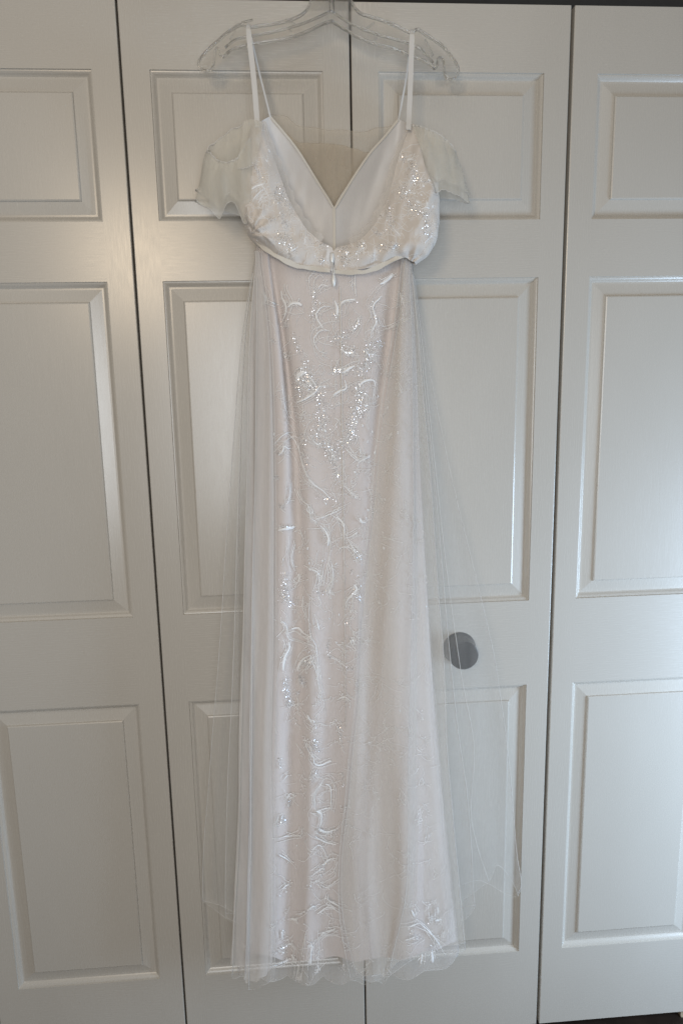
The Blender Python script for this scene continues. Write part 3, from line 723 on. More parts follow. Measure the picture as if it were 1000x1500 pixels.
def bump(nt, src, strength, dist, prev=None):
    b = node(nt, 'ShaderNodeBump', Strength=strength, Distance=dist)
    nt.links.new(src, b.inputs['Height'])
    if prev:
        nt.links.new(prev.outputs['Normal'], b.inputs['Normal'])
    return b

def paint(name, grain):
    """semi-gloss off-white paint over an embossed wood-grain door skin"""
    m, nt, P = new_mat(name)
    g = mapped_noise(nt, grain, 1.0, 2.0, .5)
    orange = mapped_noise(nt, (1, 1, 1), 420.0, 2.0)
    b1 = bump(nt, g.outputs['Fac'], .011, .0007)
    b2 = bump(nt, orange.outputs['Fac'], .03, .0005, b1)
    big = mapped_noise(nt, (1, 1, .5), 5.0, 3.0)
    c = ramp(nt, big.outputs['Fac'], [(.3, (.560, .530, .478)), (.7, (.590, .560, .508))])
    nt.links.new(c.outputs['Color'], P.inputs['Base Color'])
    ro = ramp(nt, g.outputs['Fac'], [(.3, (.25,) * 3), (.75, (.29,) * 3)])
    nt.links.new(ro.outputs['Color'], P.inputs['Roughness'])
    nt.links.new(b2.outputs['Normal'], P.inputs['Normal'])
    P.inputs['Specular IOR Level'].default_value = .8
    return m

M_PV = paint('door_paint_upright_grain', (420, 420, 34))
M_PH = paint('door_paint_level_grain', (34, 420, 420))

def plain(name, colour, rough, metal=0.0, spec=.5, noise_amt=0.06, scale=60.0):
    m, nt, P = new_mat(name)
    n = mapped_noise(nt, (1, 1, 1), scale, 3.0)
    lo = tuple(c * (1 - noise_amt) for c in colour)
    hi = tuple(min(1, c * (1 + noise_amt)) for c in colour)
    c = ramp(nt, n.outputs['Fac'], [(.3, lo), (.7, hi)])
    nt.links.new(c.outputs['Color'], P.inputs['Base Color'])
    P.inputs['Roughness'].default_value = rough
    P.inputs['Metallic'].default_value = metal
    P.inputs['Specular IOR Level'].default_value = spec
    return m

M_DARK = plain('dark_track_metal', (.020, .019, .022), .5)
M_INT = plain('closet_interior_paint', (.10, .09, .08), .8)
M_KNOB = plain('dark_bronze_knob', (.009, .009, .011), .36, .0)
M_FLOOR = plain('dark_stained_wood_floor', (.022, .014, .010), .45, 0, .4, .35, 14.0)
M_BRASS = plain('tan_bracket', (.42, .36, .26), .5, 0, .5, .1)
M_STEEL = plain('white_enamelled_zip', (.86, .86, .84), .3, .1)

def fabric(name, colour, colour2, rough=.75, sheen=.3, weave=900.0, bump_s=.15, trans=0.0):
    m, nt, P = new_mat(name)
    n = mapped_noise(nt, (1, 1, .35), 16.0, 4.0)
    c = ramp(nt, n.outputs['Fac'], [(.32, colour), (.68, colour2)])
    nt.links.new(c.outputs['Color'], P.inputs['Base Color'])
    P.inputs['Roughness'].default_value = rough
    P.inputs['Sheen Weight'].default_value = sheen
    P.inputs['Specular IOR Level'].default_value = .35
    w = mapped_noise(nt, (1, 1, 1), weave, 2.0)
    b = bump(nt, w.outputs['Fac'], bump_s, .0006)
    cz = mapped_noise(nt, (1, 1, .18), 60.0, 3.0)
    b2 = bump(nt, cz.outputs['Fac'], .25, .002, b)
    nt.links.new(b2.outputs['Normal'], P.inputs['Normal'])
    if trans > 0:
        tr = nt.nodes.new('ShaderNodeBsdfTranslucent')
        nt.links.new(c.outputs['Color'], tr.inputs['Color'])
        mx = node(nt, 'ShaderNodeMixShader', Fac=trans)
        nt.links.new(P.outputs[0], mx.inputs[1])
        nt.links.new(tr.outputs[0], mx.inputs[2])
        nt.links.new(mx.outputs[0], nt.nodes['Material Output'].inputs['Surface'])
    return m

M_LINING = fabric('blush_skirt_lining', (.735, .675, .652), (.775, .720, .698), .62, .25)
M_SATIN = fabric('white_satin_lining', (.70, .68, .66), (.74, .72, .705), .42, .1, 1400, .08)
M_BODICE = fabric('ivory_bodice_cloth', (.69, .635, .58), (.75, .695, .64), .85, .3)
M_STRAP = fabric('white_strap_ribbon', (.74, .73, .71), (.80, .79, .77), .45, .2, 1500, .1)
M_TRIM = fabric('ivory_binding', (.68, .645, .575), (.74, .70, .63), .6, .2, 1300, .12)

def sheer(name, colour, alpha, edge, blotch=.25):
    """fine net: the share of thread to hole grows where the net is seen or lit at a slant"""
    m, nt, P = new_mat(name)
    nt.nodes.remove(P)
    out = nt.nodes['Material Output']
    dif = nt.nodes.new('ShaderNodeBsdfDiffuse')
    tra = nt.nodes.new('ShaderNodeBsdfTranslucent')
    for s in (dif, tra):
        s.inputs['Color'].default_value = (*colour, 1)
    # round threads scatter to every side, so the cloth's own slant counts only in part
    ge = nt.nodes.new('ShaderNodeNewGeometry')
    sc = nt.nodes.new('ShaderNodeVectorMath'); sc.operation = 'SCALE'; sc.inputs['Scale'].default_value = .32
    nt.links.new(ge.outputs['Normal'], sc.inputs[0])
    ad = nt.nodes.new('ShaderNodeVectorMath'); ad.operation = 'ADD'; ad.inputs[1].default_value = (0, -.75, .22)
    nt.links.new(sc.outputs['Vector'], ad.inputs[0])
    no = nt.nodes.new('ShaderNodeVectorMath'); no.operation = 'NORMALIZE'
    nt.links.new(ad.outputs['Vector'], no.inputs[0])
    nt.links.new(no.outputs['Vector'], dif.inputs['Normal'])
    nt.links.new(no.outputs['Vector'], tra.inputs['Normal'])
    th = node(nt, 'ShaderNodeMixShader', Fac=.25)
    nt.links.new(dif.outputs[0], th.inputs[1])
    nt.links.new(tra.outputs[0], th.inputs[2])
    hole = nt.nodes.new('ShaderNodeBsdfTransparent')
    lw = node(nt, 'ShaderNodeLayerWeight', Blend=.5)
    pw = nt.nodes.new('ShaderNodeMath'); pw.operation = 'POWER'; pw.inputs[1].default_value = 4.0
    nt.links.new(lw.outputs['Facing'], pw.inputs[0])
    ma = nt.nodes.new('ShaderNodeMath'); ma.operation = 'MULTIPLY_ADD'
    ma.inputs[1].default_value = edge
    ma.inputs[2].default_value = alpha
    nt.links.new(pw.outputs[0], ma.inputs[0])
    n = mapped_noise(nt, (1, 1, .12), 45.0, 4.0)
    mr = node(nt, 'ShaderNodeMapRange')
    mr.inputs['From Min'].default_value = .3
    mr.inputs['From Max'].default_value = .7
    mr.inputs['To Min'].default_value = 1 - blotch
    mr.inputs['To Max'].default_value = 1 + blotch
    nt.links.new(n.outputs['Fac'], mr.inputs['Value'])
    mu = nt.nodes.new('ShaderNodeMath'); mu.operation = 'MULTIPLY'; mu.use_clamp = True
    nt.links.new(ma.outputs[0], mu.inputs[0])
    nt.links.new(mr.outputs['Result'], mu.inputs[1])
    mx = nt.nodes.new('ShaderNodeMixShader')
    nt.links.new(mu.outputs[0], mx.inputs['Fac'])
    nt.links.new(hole.outputs[0], mx.inputs[1])
    nt.links.new(th.outputs[0], mx.inputs[2])
    nt.links.new(mx.outputs[0], out.inputs['Surface'])
    return m

M_TULLE = sheer('ivory_tulle', (.80, .80, .785), .12, .55)
M_TULLE2 = sheer('ivory_tulle_double_lit', (.98, .955, .94), .52, .32)  # whitened: the brighter light on this half is put into the colour
M_TULLE3 = sheer('ivory_tulle_double_warm_lit', (.97, .89, .78), .23, .42)  # same ivory tulle, tinted cream to carry the warm light on that half
M_SLEEVE = sheer('ivory_sleeve_tulle', (.90, .88, .81), .42, .45)
M_NET = sheer('beige_bodice_net', (.80, .73, .62), .28, .3)
M_NET2 = sheer('beige_bodice_net_gathered_shaded', (.70, .62, .51), .66, .3)  # denser net, its colour darkened for the shade within the bodice
M_LACE = sheer('blush_lace_net', (.90, .86, .84), .24, .4, .35)
M_EDGE = sheer('tulle_rolled_edge', (.95, .94, .91), .55, .1)

M_CREASE = sheer('tulle_fold_line', (.97, .97, .96), .60, .1)

def thread_mat(name, colour, rough):
    m, nt, P = new_mat(name)
    P.inputs['Base Color'].default_value = (*colour, 1)
    P.inputs['Roughness'].default_value = rough
    P.inputs['Sheen Weight'].default_value = .2
    w = mapped_noise(nt, (1, 1, 1), 1600.0, 1.0)
    b = bump(nt, w.outputs['Fac'], .5, .0008)
    nt.links.new(b.outputs['Normal'], P.inputs['Normal'])
    return m

M_THREAD = thread_mat('white_silk_thread', (.96, .955, .95), .30)
M_MARGIN = sheer('lace_margin_net', (.88, .84, .79), .50, .3, .4)
M_FINE = sheer('fine_lace_thread', (.97, .96, .95), .90, .1)

def sequin_mat():
    m, nt, P = new_mat('iridescent_sequin')
    n = mapped_noise(nt, (1, 1, 1), 700.0, 0.0)
    c = ramp(nt, n.outputs['Fac'], [(.3, (.90, .84, .92)), (.5, (.95, .95, .95)), (.7, (.82, .90, .97))])
    nt.links.new(c.outputs['Color'], P.inputs['Base Color'])
    P.inputs['Metallic'].default_value = .8
    P.inputs['Roughness'].default_value = .16
    return m

M_SEQ = sequin_mat()

def clear_plastic():
    m, nt, P = new_mat('clear_plastic')
    P.inputs['Base Color'].default_value = (.97, .97, .96, 1)
    P.inputs['Transmission Weight'].default_value = 1.0
    P.inputs['IOR'].default_value = 1.42
    P.inputs['Roughness'].default_value = .04
    n = mapped_noise(nt, (1, 1, 1), 90.0, 2.0)
    b = bump(nt, n.outputs['Fac'], .1, .001)
    nt.links.new(b.outputs['Normal'], P.inputs['Normal'])
    cl = nt.nodes.new('ShaderNodeBsdfTransparent')
    mx = node(nt, 'ShaderNodeMixShader', Fac=.28)
    nt.links.new(P.outputs[0], mx.inputs[1])
    nt.links.new(cl.outputs[0], mx.inputs[2])
    hz = nt.nodes.new('ShaderNodeBsdfDiffuse'); hz.inputs['Color'].default_value = (.8, .8, .79, 1)
    m2 = node(nt, 'ShaderNodeMixShader', Fac=.015)
    nt.links.new(mx.outputs[0], m2.inputs[1])
    nt.links.new(hz.outputs[0], m2.inputs[2])
    nt.links.new(m2.outputs[0], nt.nodes['Material Output'].inputs['Surface'])
    return m

M_CLEAR = clear_plastic()

# ------------------------------------------------------------------ the setting
W = .38
ZT, ZA, ZB, ZC, ZD, ZE, ZF, ZO = 2.0403, 1.935, 1.6975, 1.599, .9929, .8181, .2062, .02
box('floor', -5, 5, -7, 1.2, -.05, 0, M_FLOOR, kind='structure')
box('closet_back_wall', -1.6, 1.6, .62, .66, .0, 2.5, M_INT, kind='structure')
box('header', -1.6, 1.6, -.012, .05, 2.078, 2.30, M_DARK, kind='structure')

# ------------------------------------------------------------------ closet doors
PROFILE = [(0, 0), (.0007, .0032), (.0026, .0036), (.0050, .0050), (.0075, .0078), (.0095, .0092), (.0125, .0090),
           (.0330, .0052), (.0342, .0024), (.0362, .0016)]

def panel_geo(x0, x1, z0, z1):
    verts, faces = [], []
    for ins, dep in PROFILE:
        for x, z in ((x0 + ins, z0 + ins), (x1 - ins, z0 + ins), (x1 - ins, z1 - ins), (x0 + ins, z1 - ins)):
            verts.append((x, dep, z))
    for k in range(len(PROFILE) - 1):
        for a in range(4):
            b = (a + 1) % 4
            faces.append((k * 4 + a, k * 4 + b, k * 4 + 4 + b, k * 4 + 4 + a))
    k = (len(PROFILE) - 1) * 4
    faces.append((k, k + 1, k + 2, k + 3))
    return verts, faces

def stile(x0, x1, z0, z1, outer, parent):
    """upright with its outer edge eased"""
    T, e = .034, .0016
    if outer < 0:
        sec = [(x1, 0), (x1, T), (x0, T), (x0, e), (x0 + .3 * e, .3 * e), (x0 + e, 0)]
    else:
        sec = [(x0, 0), (x1 - e, 0), (x1 - .3 * e, .3 * e), (x1, e), (x1, T), (x0, T)]
    n = len(sec)
    verts = [(x, y, z) for z in (z0, z1) for x, y in sec]
    faces = [tuple(range(n))[::-1], tuple(range(n, 2 * n))]
    for a in range(n):
        b = (a + 1) % n
        faces.append((a, b, n + b, n + a))
    return mesh_obj('stile', verts, faces, M_PV, parent, smooth=False)

def door(i, g0, g1, label):
    xa, xb = i * W, (i + 1) * W
    S = .1238 * W
    x0, x1 = xa + g0, xb - g1
    root = empty('closet_door', ((xa + xb) / 2, .017, ZO), label, 'door')
    p0, p1 = xa + S, xb - S
    stile(x0, p0, ZO, ZT, -1, root)
    stile(p1, x1, ZO, ZT, 1, root)
    for z0, z1 in ((ZA, ZT), (ZC, ZB), (ZE, ZD), (ZO, ZF)):
        box('rail', p0, p1, 0, .034, z0, z1, M_PH, root)
    for z0, z1 in ((ZB, ZA), (ZD, ZC), (ZF, ZE)):
        v, f = panel_geo(p0, p1, z0, z1)
        mesh_obj('panel', v, f, M_PV, root, smooth=False)
    return root

door(-2, .002, .0018, 'outer panelled closet door leaf at the far end from the knob, warm grey white')
door(-1, .0018, .0016, 'panelled closet door leaf with warm glossy highlight, behind the sleeve of the gown, no knob')
d3 = door(0, .0016, .003, 'panelled closet door leaf bearing the dark round knob behind sheer tulle')
door(1, .003, .002, 'outer panelled closet door leaf beside the knob leaf, bluish sheen above dark floor')

def lathe_y(name, prof, cx, cz, mat, parent, n=40, **kw):
    verts, faces = [], []
    for r, y in prof:
        for a in range(n):
            t = 2 * math.pi * a / n
            verts.append((cx + r * math.cos(t), y, cz + r * math.sin(t)))
    for k in range(len(prof) - 1):
        for a in range(n):
            b = (a + 1) % n
            faces.append((k * n + a, k * n + b, (k + 1) * n + b, (k + 1) * n + a))
    faces.append(tuple((len(prof) - 1) * n + a for a in range(n)))
    return mesh_obj(name, verts, faces, mat, parent, smooth=False, **kw)

kx, kz = KNOB[0] * .001, KNOB[2] * .001
kn = lathe_y('knob', [(.0325, .001), (.0325, -.003), (.0318, -.0045), (.0300, -.012), (.0284, -.034), (.0280, -.0405)], kx, kz, M_KNOB, d3,
             label='dark round door knob')
lathe_y('knob_face', [(.0280, -.0405), (.0274, -.0420), (.0262, -.0428), (.012, -.0434), (.001, -.0435)], kx, kz, M_KNOB, kn)
bx = BRK[0] * .001
gu = empty('floor_guide', (bx, .02, 0), 'small tan floor guide on the dark floor under the outer door', 'bracket')
box('plate', bx - .022, bx + .05, .004, .03, .0005, .004, M_BRASS, gu)
box('lip', bx - .022, bx + .05, .006, .010, .004, .012, M_BRASS, gu)

# ------------------------------------------------------------------ hanger
hg = empty('clothes_hanger', V(HOOKBASE), 'clear plastic clothes hanger holding the gown by its straps', 'hanger')
topL = [V(p) for p in HTOP_L]; botL = [V(p) for p in HBOT_L]
topR = [V(p) for p in HTOP_R]; botR = [V(p) for p in HBOT_R]
nx, ny = V(HOOKBASE).x, V(HOOKBASE).y
neck_z = 2.052
neckL = [Vector((nx - .010, ny, neck_z)), Vector((nx - .020, ny, neck_z - .008))]
neckR = [Vector((nx + .020, ny, neck_z - .008)), Vector((nx + .010, ny, neck_z))]
outline = neckL + topL + botL[1:] + botR[::-1][1:] + topR[::-1][1:] + neckR
def plate(name, outl, y0, y1, mat, parent):
    bm = bmesh.new()
    fr = [bm.verts.new((p.x, y0, p.z)) for p in outl]
    bk = [bm.verts.new((p.x, y1, p.z)) for p in outl]
    f1 = bm.faces.new(fr)
    f2 = bm.faces.new(bk[::-1])
    n = len(outl)
    for a in range(n):
        b = (a + 1) % n
        bm.faces.new((fr[b], fr[a], bk[a], bk[b]))
    bmesh.ops.triangulate(bm, faces=[f1, f2])
    bmesh.ops.recalc_face_normals(bm, faces=bm.faces)
    me = bpy.data.meshes.new(name)
    bm.to_mesh(me)
    bm.free()
    me.materials.append(mat)
    return put(bpy.data.objects.new(name, me), parent)
plate('web', outline, ny - .0012, ny + .0012, M_CLEAR, hg)
def bar(name, path, wy, t, parent):
    """flange running along the hanger, wide from front to back"""
    path = resample(path, max(8, len(path) * 3))
    verts, faces = [], []
    n = len(path)
    for i, p in enumerate(path):
        tg = (path[min(n - 1, i + 1)] - path[max(0, i - 1)]).normalized()
        s = Vector((0, 1, 0)); u = tg.cross(s).normalized()
        for a, b in ((-1, -.5), (-.8, -1), (.8, -1), (1, -.5), (1, .5), (.8, 1), (-.8, 1), (-1, .5)):
            verts.append(p + s * (wy * .5 * a) + u * (t * .5 * b))
    for i in range(n - 1):
        for a in range(8):
            b = (a + 1) % 8
            faces.append((i * 8 + a, i * 8 + b, (i + 1) * 8 + b, (i + 1) * 8 + a))
    faces += [tuple(range(8))[::-1], tuple((n - 1) * 8 + a for a in range(8))]
    return mesh_obj(name, verts, faces, M_CLEAR, parent)
bar('flange', neckL[::-1][:0] + topL, .008, .0030, hg)
bar('flange', topR, .008, .0030, hg)
bar('flange', botL, .008, .0028, hg)
bar('flange', botR, .008, .0028, hg)
bar('rib', [V(p) for p in HRIB_L], .0065, .0024, hg)
bar('rib', [V(p) for p in HRIB_R], .0065, .0024, hg)
for t in HTICK:
    a, b = V(t[0]), V(t[1])
    bar('rib', [a, a.lerp(b, .5), b], .0040, .0020, hg)
hk = [Vector((nx, ny, 1.999)), Vector((nx, ny, 2.03)), Vector((nx, ny, 2.046)), Vector((nx, ny + .008, 2.056)), Vector((nx, ny + .03, 2.0605)),
      Vector((nx, -.008, 2.0585)), Vector((nx, .012, 2.0500)), Vector((nx, .026, 2.0490)), Vector((nx, .040, 2.044)), Vector((nx, .047, 2.030)), Vector((nx, .048, 2.012))]
tube('hook', resample(hk, 40), .0042, M_CLEAR, hg, n=10)

# ------------------------------------------------------------------ gown
gown = empty('wedding_gown', (0, -.07, .12), 'ivory wedding gown with sparkling embroidery and sheer tulle overskirt on clear hanger', 'dress')

def skirt_wave(u, v, p):
    k = min(1, v * 2.2)
    a = .0022 * k * nz(p.x * 38, p.z * 2.2, 1.3) + .0030 * v * nz(p.x * 16, p.z * 1.6, 4.1)
    return (.0015 * k * nz(p.x * 20, p.z * 3, 8), a, 0)
G = loft_grid([[V(p) for p in g] for g in SKIRT], 7, 70, closed=True, wave=skirt_wave)
v, f = grid_mesh(G, closed=True)
for c in G:
    for r in range(60, 70):
        c[r].z -= ((r - 60) / 9) ** 2 * (.010 * nz(c[r].x * 22, 5, 1) + .006)
v, f = grid_mesh(G, closed=True)
skirt = mesh_obj('skirt_lining', v, f, M_LINING, gown, label='opaque blush lining of the skirt')

def lace_guides():
    out = []
    for i, g in enumerate(SKIRT):
        q = []
        front = i <= 8
        for k, p in enumerate(g):
            cx = -15.0
            q.append(V((cx + (p[0] - cx) * 1.012 + 0, p[1] + (-4.5 if front else 3.0), p[2])))
        e = q[-1].copy()
        e.z -= .036 if front else .02
        e.y += .002
        q.append(e)
        out.append(q)
    return out
def lace_wave(u, v, p):
    d = skirt_wave(u, v, p)
    h = max(0, (v - .93) / .07)
    sc = abs(math.sin(p.x * 46 + 1.1)) ** .7
    return (d[0], d[1] - .0015 * v + h * .006 * nz(p.x * 40, 3, 1), h * h * (-.020 * sc + .012 * nz(p.x * 9, 7.7, 2)))
G = loft_grid(lace_guides(), 7, 90, closed=True, wave=lace_wave)
lv, lf = grid_mesh(G, closed=True)
lace = mesh_obj('skirt_lace', lv, lf, M_LACE, gown, label='sheer embroidered lace layer with scalloped hem')
hem = [G[i][-1] for i in range(len(G))]
tube('hem_edge', [p for p in hem[:7 * 9]], .0004, M_EDGE, lace, n=5)

def over_wave(seed, amp=1.0):
    def w(u, v, p):
        g = math.exp(-((v - .03) / .12) ** 2)
        fine = .0010 * math.sin(u * 110 + 3 * nz(u * 9, v * 1.5, seed)) * (.06 + .94 * g)
        a = .0030 * v * nz(p.x * 30, p.z * 2.0, seed) + .0045 * v * v * nz(p.x * 12, p.z * 4.0, seed + 3)
        h = max(0, (v - .9) / .1)
        return (amp * (.0022 * v * nz(p.x * 22, p.z * 2.6, seed + 9) + .0050 * v * nz(p.x * 9, p.z * 4.5, seed + 12)) + .003 * h * nz(u * 16, v * 5, seed),
                amp * (a + fine), h * h * .008 * nz(u * 14, 2.2, seed + 5))
    return w

def overskirt(guides, seed, mat, label, per=8, edge=True, creases=()):
    G = loft_grid([[V(p) for p in g] for g in guides], per, 96, wave=over_wave(seed))
    v, f = grid_mesh(G)
    o = mesh_obj('overskirt', v, f, mat, gown, label=label)
    if edge:
        tube('hem_edge', [c[-1] for c in G], .0004, M_EDGE, o, n=5)
        tube('front_edge', G[0], .00055, M_EDGE, o, n=5)
    for k in creases:                       # pressed fold lines, where the net lies double
        tube('fold_edge', [c + Vector((0, -.0006, 0)) for c in G[k * per][3:]], .00058, M_CREASE, o, n=5)
    return o
overskirt(OSL, 2.3, M_TULLE, 'sheer tulle overskirt half hanging in narrow folds', creases=(3, 5, 7, 9))
overskirt(OSR, 5.1, M_TULLE, 'sheer tulle overskirt half swept out over the door knob', creases=(4, 6, 8, 10, 12))

def inner(guides, n, shift):
    out = []
    for k, g in enumerate(guides[:n]):
        out.append([(p[0] + shift[0] * (1 if k == 0 else .4), p[1] + 6.0, p[2] + (shift[1] if q == len(g) - 1 else 0)) for q, p in enumerate(g)])
    return out
overskirt(inner(OSL, 6, (-4, 14)), 3.7, M_TULLE2, 'second tulle layer beneath the narrow overskirt half')
overskirt(inner(OSR, 7, (7, 12)), 6.9, M_TULLE3, 'second tulle layer beneath the swept overskirt half')

# bodice
def bod_wave(sx, seed, cx, cz, nf, rad):
    def w(u, v, p):
        pf = math.exp(-((u - .72) / .25) ** 2) * math.exp(-((v - .8) / .16) ** 2)
        a = .0022 * nz(p.x * 30, p.z * 30, seed) + .0022 * nz(p.x * 90, p.z * 70, seed) + .0042 * nz((p.x + .35 * p.z * sx) * 75, p.z * 10, seed + 4)
        r = math.hypot(p.x - cx, p.z - cz)
        an = math.atan2(p.z - cz, p.x - cx)
        fold = math.sin(an * nf + 1.5 * nz(p.x * 25, p.z * 25, seed + 6) + 1.0)
        a -= .010 * math.exp(-(r / rad) ** 2) * min(1, r / .008) * (1 - abs(fold)) ** .8
        pl = .0030 * pf * math.sin(v * 34 + u * 9 * sx + 2.0 * nz(p.x * 30, p.z * 30, seed + 2))
        return (.001 * nz(p.z * 60, 1, seed), a + pl, pl * .5)
    return w
def bodice(guides, seed, label, k, sx, nf, rad):
    G = loft_grid([[V(p) for p in g] for g in guides], 12, 76, wave=bod_wave(sx, seed, KNOT[k][0] * .001, KNOT[k][2] * .001, nf, rad))
    v, f = grid_mesh(G)
    o = mesh_obj('bodice', v, f, M_BODICE, gown, label=label)
    mg = []                                  # sheer scalloped lace margin along the low back
    for q in range(5):
        row = []
        for r, p in enumerate(G[0][:60]):
            t = (G[0][r + 1] - G[0][max(0, r - 1)]).normalized()
            side = Vector((t.z, 0, -t.x)) * (-sx)
            w = (.0075 + .0035 * abs(math.sin(r * .42))) * min(1, .35 + r / 30)
            row.append(p + side * (w * q / 4) + Vector((0, -.0004 + .0022 * (q / 4) ** 2, 0)))
        mg.append(row)
    mv, mf = grid_mesh(mg)
    mesh_obj('lace_margin', mv, mf, M_MARGIN, o)
    return o, v, f
bol, bolv, bolf = bodice(BOL, 1.7, 'sequinned bodice half gathered into a knot fold', 0, 1, 5.0, .042)
bor, borv, borf = bodice(BOR, 8.2, 'sequinned bodice half blousing over the waistband', 1, -1, 3.4, .030)

def sat_wave(seed):
    def w(u, v, p):
        return (0, .0016 * nz(p.x * 36, p.z * 22, seed) + .0042 * min(1, u * 3) * nz((p.x - .3 * p.z) * 60, p.z * 9, seed + 7) + .003 * u * nz(p.x * 60, p.z * 14, seed + 1) * v, 0)
    return w
for nm, g, seed in (('l', FLL, 3.1), ('r', FLR, 6.4)):
    G = loft_grid([[V(p) for p in q] for q in g], 10, 40, wave=sat_wave(seed))
    v, f = grid_mesh(G)
    o = mesh_obj('front_lining', v, f, M_SATIN, gown, label='white satin inside of the front bodice')
    e = resample([V(p) for p in g[0][:5]], 26)
    off = Vector((-.0012 if nm == 'l' else .0012, -.0012, -.0006))
    ribbon('neckline_trim', [p + off for p in e], lambda t: .0036, .0010, M_TRIM, gown, side=lambda t, s=nm: (1, .25, .55) if s == 'l' else (1, -.25, -.55))
ribbon('centre_seam', [p + Vector((0, -.0014, 0)) for p in resample([V(p) for p in FLL[0][4:]], 14)], lambda t: .0048, .0010, M_TRIM, gown, side=lambda t: (1, 0, 0))

def net_wave(seed):
    return lambda u, v, p: (0, .004 * nz(p.x * 24, p.z * 30, seed) + .006 * nz(p.x * 60, p.z * 26, seed + 2), .012 * (1 - v) * nz(p.x * 34, 1, seed))
for g, m, seed in ((MOD1, M_NET, 1.1), (MOD2, M_NET2, 5.5)):
    G = loft_grid([[V(p) for p in q] for q in g], 8, 26, wave=net_wave(seed))
    v, f = grid_mesh(G)
    o = mesh_obj('front_drape', v, f, m, gown, label='beige net drape seen through the open neckline')
    tube('drape_edge', [c[0] for c in G], .0006, M_NET, o, n=5)

# sleeves
def slv_wave(seed):
    def w(u, v, p):
        g = .0014 * math.sin(u * 90 + 4 * nz(u * 8, v * 2, seed)) * math.exp(-(v / .22) ** 2)
        return (.5 * g, g + .0035 * nz(p.x * 30, p.z * 24, seed) + .0065 * nz(p.x * 70, p.z * 36, seed + 3), .0020 * v * nz(u * 22, 3, seed))
    return w
def sleeve(name, guides, seed, label, rim=True):
    G = loft_grid([[V(p) for p in q] for q in guides], 9, 30, wave=slv_wave(seed))
    v, f = grid_mesh(G)
    o = mesh_obj(name, v, f, M_SLEEVE, gown, label=label)
    if rim:
        tube('gathered_rim', [c[0] for c in G], lambda t: .0012 + .0004 * math.sin(t * 90), M_EDGE, o, n=6)
    tube('hem_edge', [c[-1] for c in G], .0006, M_EDGE, o, n=5)
    return o
sleeve('sleeve', SLL, 2.2, 'sheer off-shoulder sleeve with gathered open rim')
sleeve('sleeve', SLR, 7.3, 'sheer off-shoulder sleeve with fluted pointed hem')
for g, sd in ((SLL, 4.4), (SLR, 11.8)):
    g2 = [[(p[0] * .99 + (-.9 if g is SLL else 1.9), p[1] + 5, p[2] + (16 if k == len(q) - 1 else 0)) for k, p in enumerate(q)] for q in g]
    sleeve('sleeve_ruffle', g2, sd, 'inner ruffle of sheer tulle inside the sleeve', rim=False)
sleeve('sleeve_flap', FLAP, 9.9, 'small sheer tulle flap below the strap', rim=False)

# straps
def strap(path):
    P = resample([V(p) for p in path], 60)
    wd = lambda t: .0084 if t < .46 else (.0084 - .0054 * min(1, (t - .46) / .12))
    return ribbon('shoulder_strap', P, wd, .0012, M_STRAP, gown, side=lambda t: (1, 0, 0) if t < .5 else (1, .5, 0))
strap(STRAPL)
strap(STRAPR)

# waistband
wp = resample([V(p) for p in WAIST], 60)
wp = [p + Vector((0, -.0012 + .0006 * nz(p.x * 60, 1, 2), .0012 * nz(p.x * 40, 3, 3))) for p in wp]
wp = [p + Vector((0, 0, .0016 * nz(p.x * 75, 9, 4))) for p in wp]
cut = min(range(60), key=lambda i: abs(wp[i].x + .0435))
for part in (wp[:cut], [p + Vector((0, -.0006, -.0012)) for p in wp[cut:]]):
    ribbon('waistband', part, lambda t: .0072 + .0014 * math.sin(t * 17 + len(part)), .0014, M_TRIM, gown, side=lambda t: (0, .15 + .2 * math.sin(t * 9), 1))

# ------------------------------------------------------------------ zip
zp = [V(p) for p in ZIP]
def rounded_bar(name, path, w, d, parent, mat):
    return tube(name, resample(path, 9), lambda t: w * (.62 + .38 * math.sin(math.pi * min(1, .12 + t * .86)) ** .5), mat, parent, n=10, flat=d)
zs = rounded_bar('zip_slider', [zp[0] + Vector((0, -.001, 0)), (zp[0] + zp[1]) / 2 + Vector((0, -.002, 0)), zp[1] + Vector((0, -.001, 0))], .0034, .6, gown, M_STEEL)
tube('bail', resample([zp[1] + Vector((-.0006, -.002, .001)), zp[2] + Vector((-.0016, -.003, 0)), zp[3] + Vector((-.0012, -.002, 0)), zp[3] + Vector((.0012, -.002, 0)), zp[2] + Vector((.0016, -.003, 0)), zp[1] + Vector((.0006, -.002, .001))], 20), .0006, M_STEEL, zs, n=6)
tube('pull_tab', resample([zp[4] + Vector((0, -.001, 0)), (zp[4] + zp[5]) / 2 + Vector((0, -.0018, 0)), zp[5] + Vector((0, -.001, 0))], 14),
     lambda t: .0014 + .0021 * math.sin(math.pi * min(1, t * 1.02)) ** 1.0, M_STEEL, zs, n=10, flat=.55)

# ------------------------------------------------------------------ embroidery
T = {'skirt': (BVHTree.FromPolygons(lv, lf), lace), 'bol': (BVHTree.FromPolygons(bolv, bolf), bol), 'bor': (BVHTree.FromPolygons(borv, borf), bor)}
SIDE = {'skirt': (), 'bol': ('skirt',), 'bor': ('skirt',)}
def on(key, x, z):
    hit, n, i, d = T[key][0].ray_cast(Vector((x, -1.0, z)), Vector((0, 1, 0)), 2.0)
    if hit is None:
        return None
    if n.y > 0:
        n = -n
    return hit, n

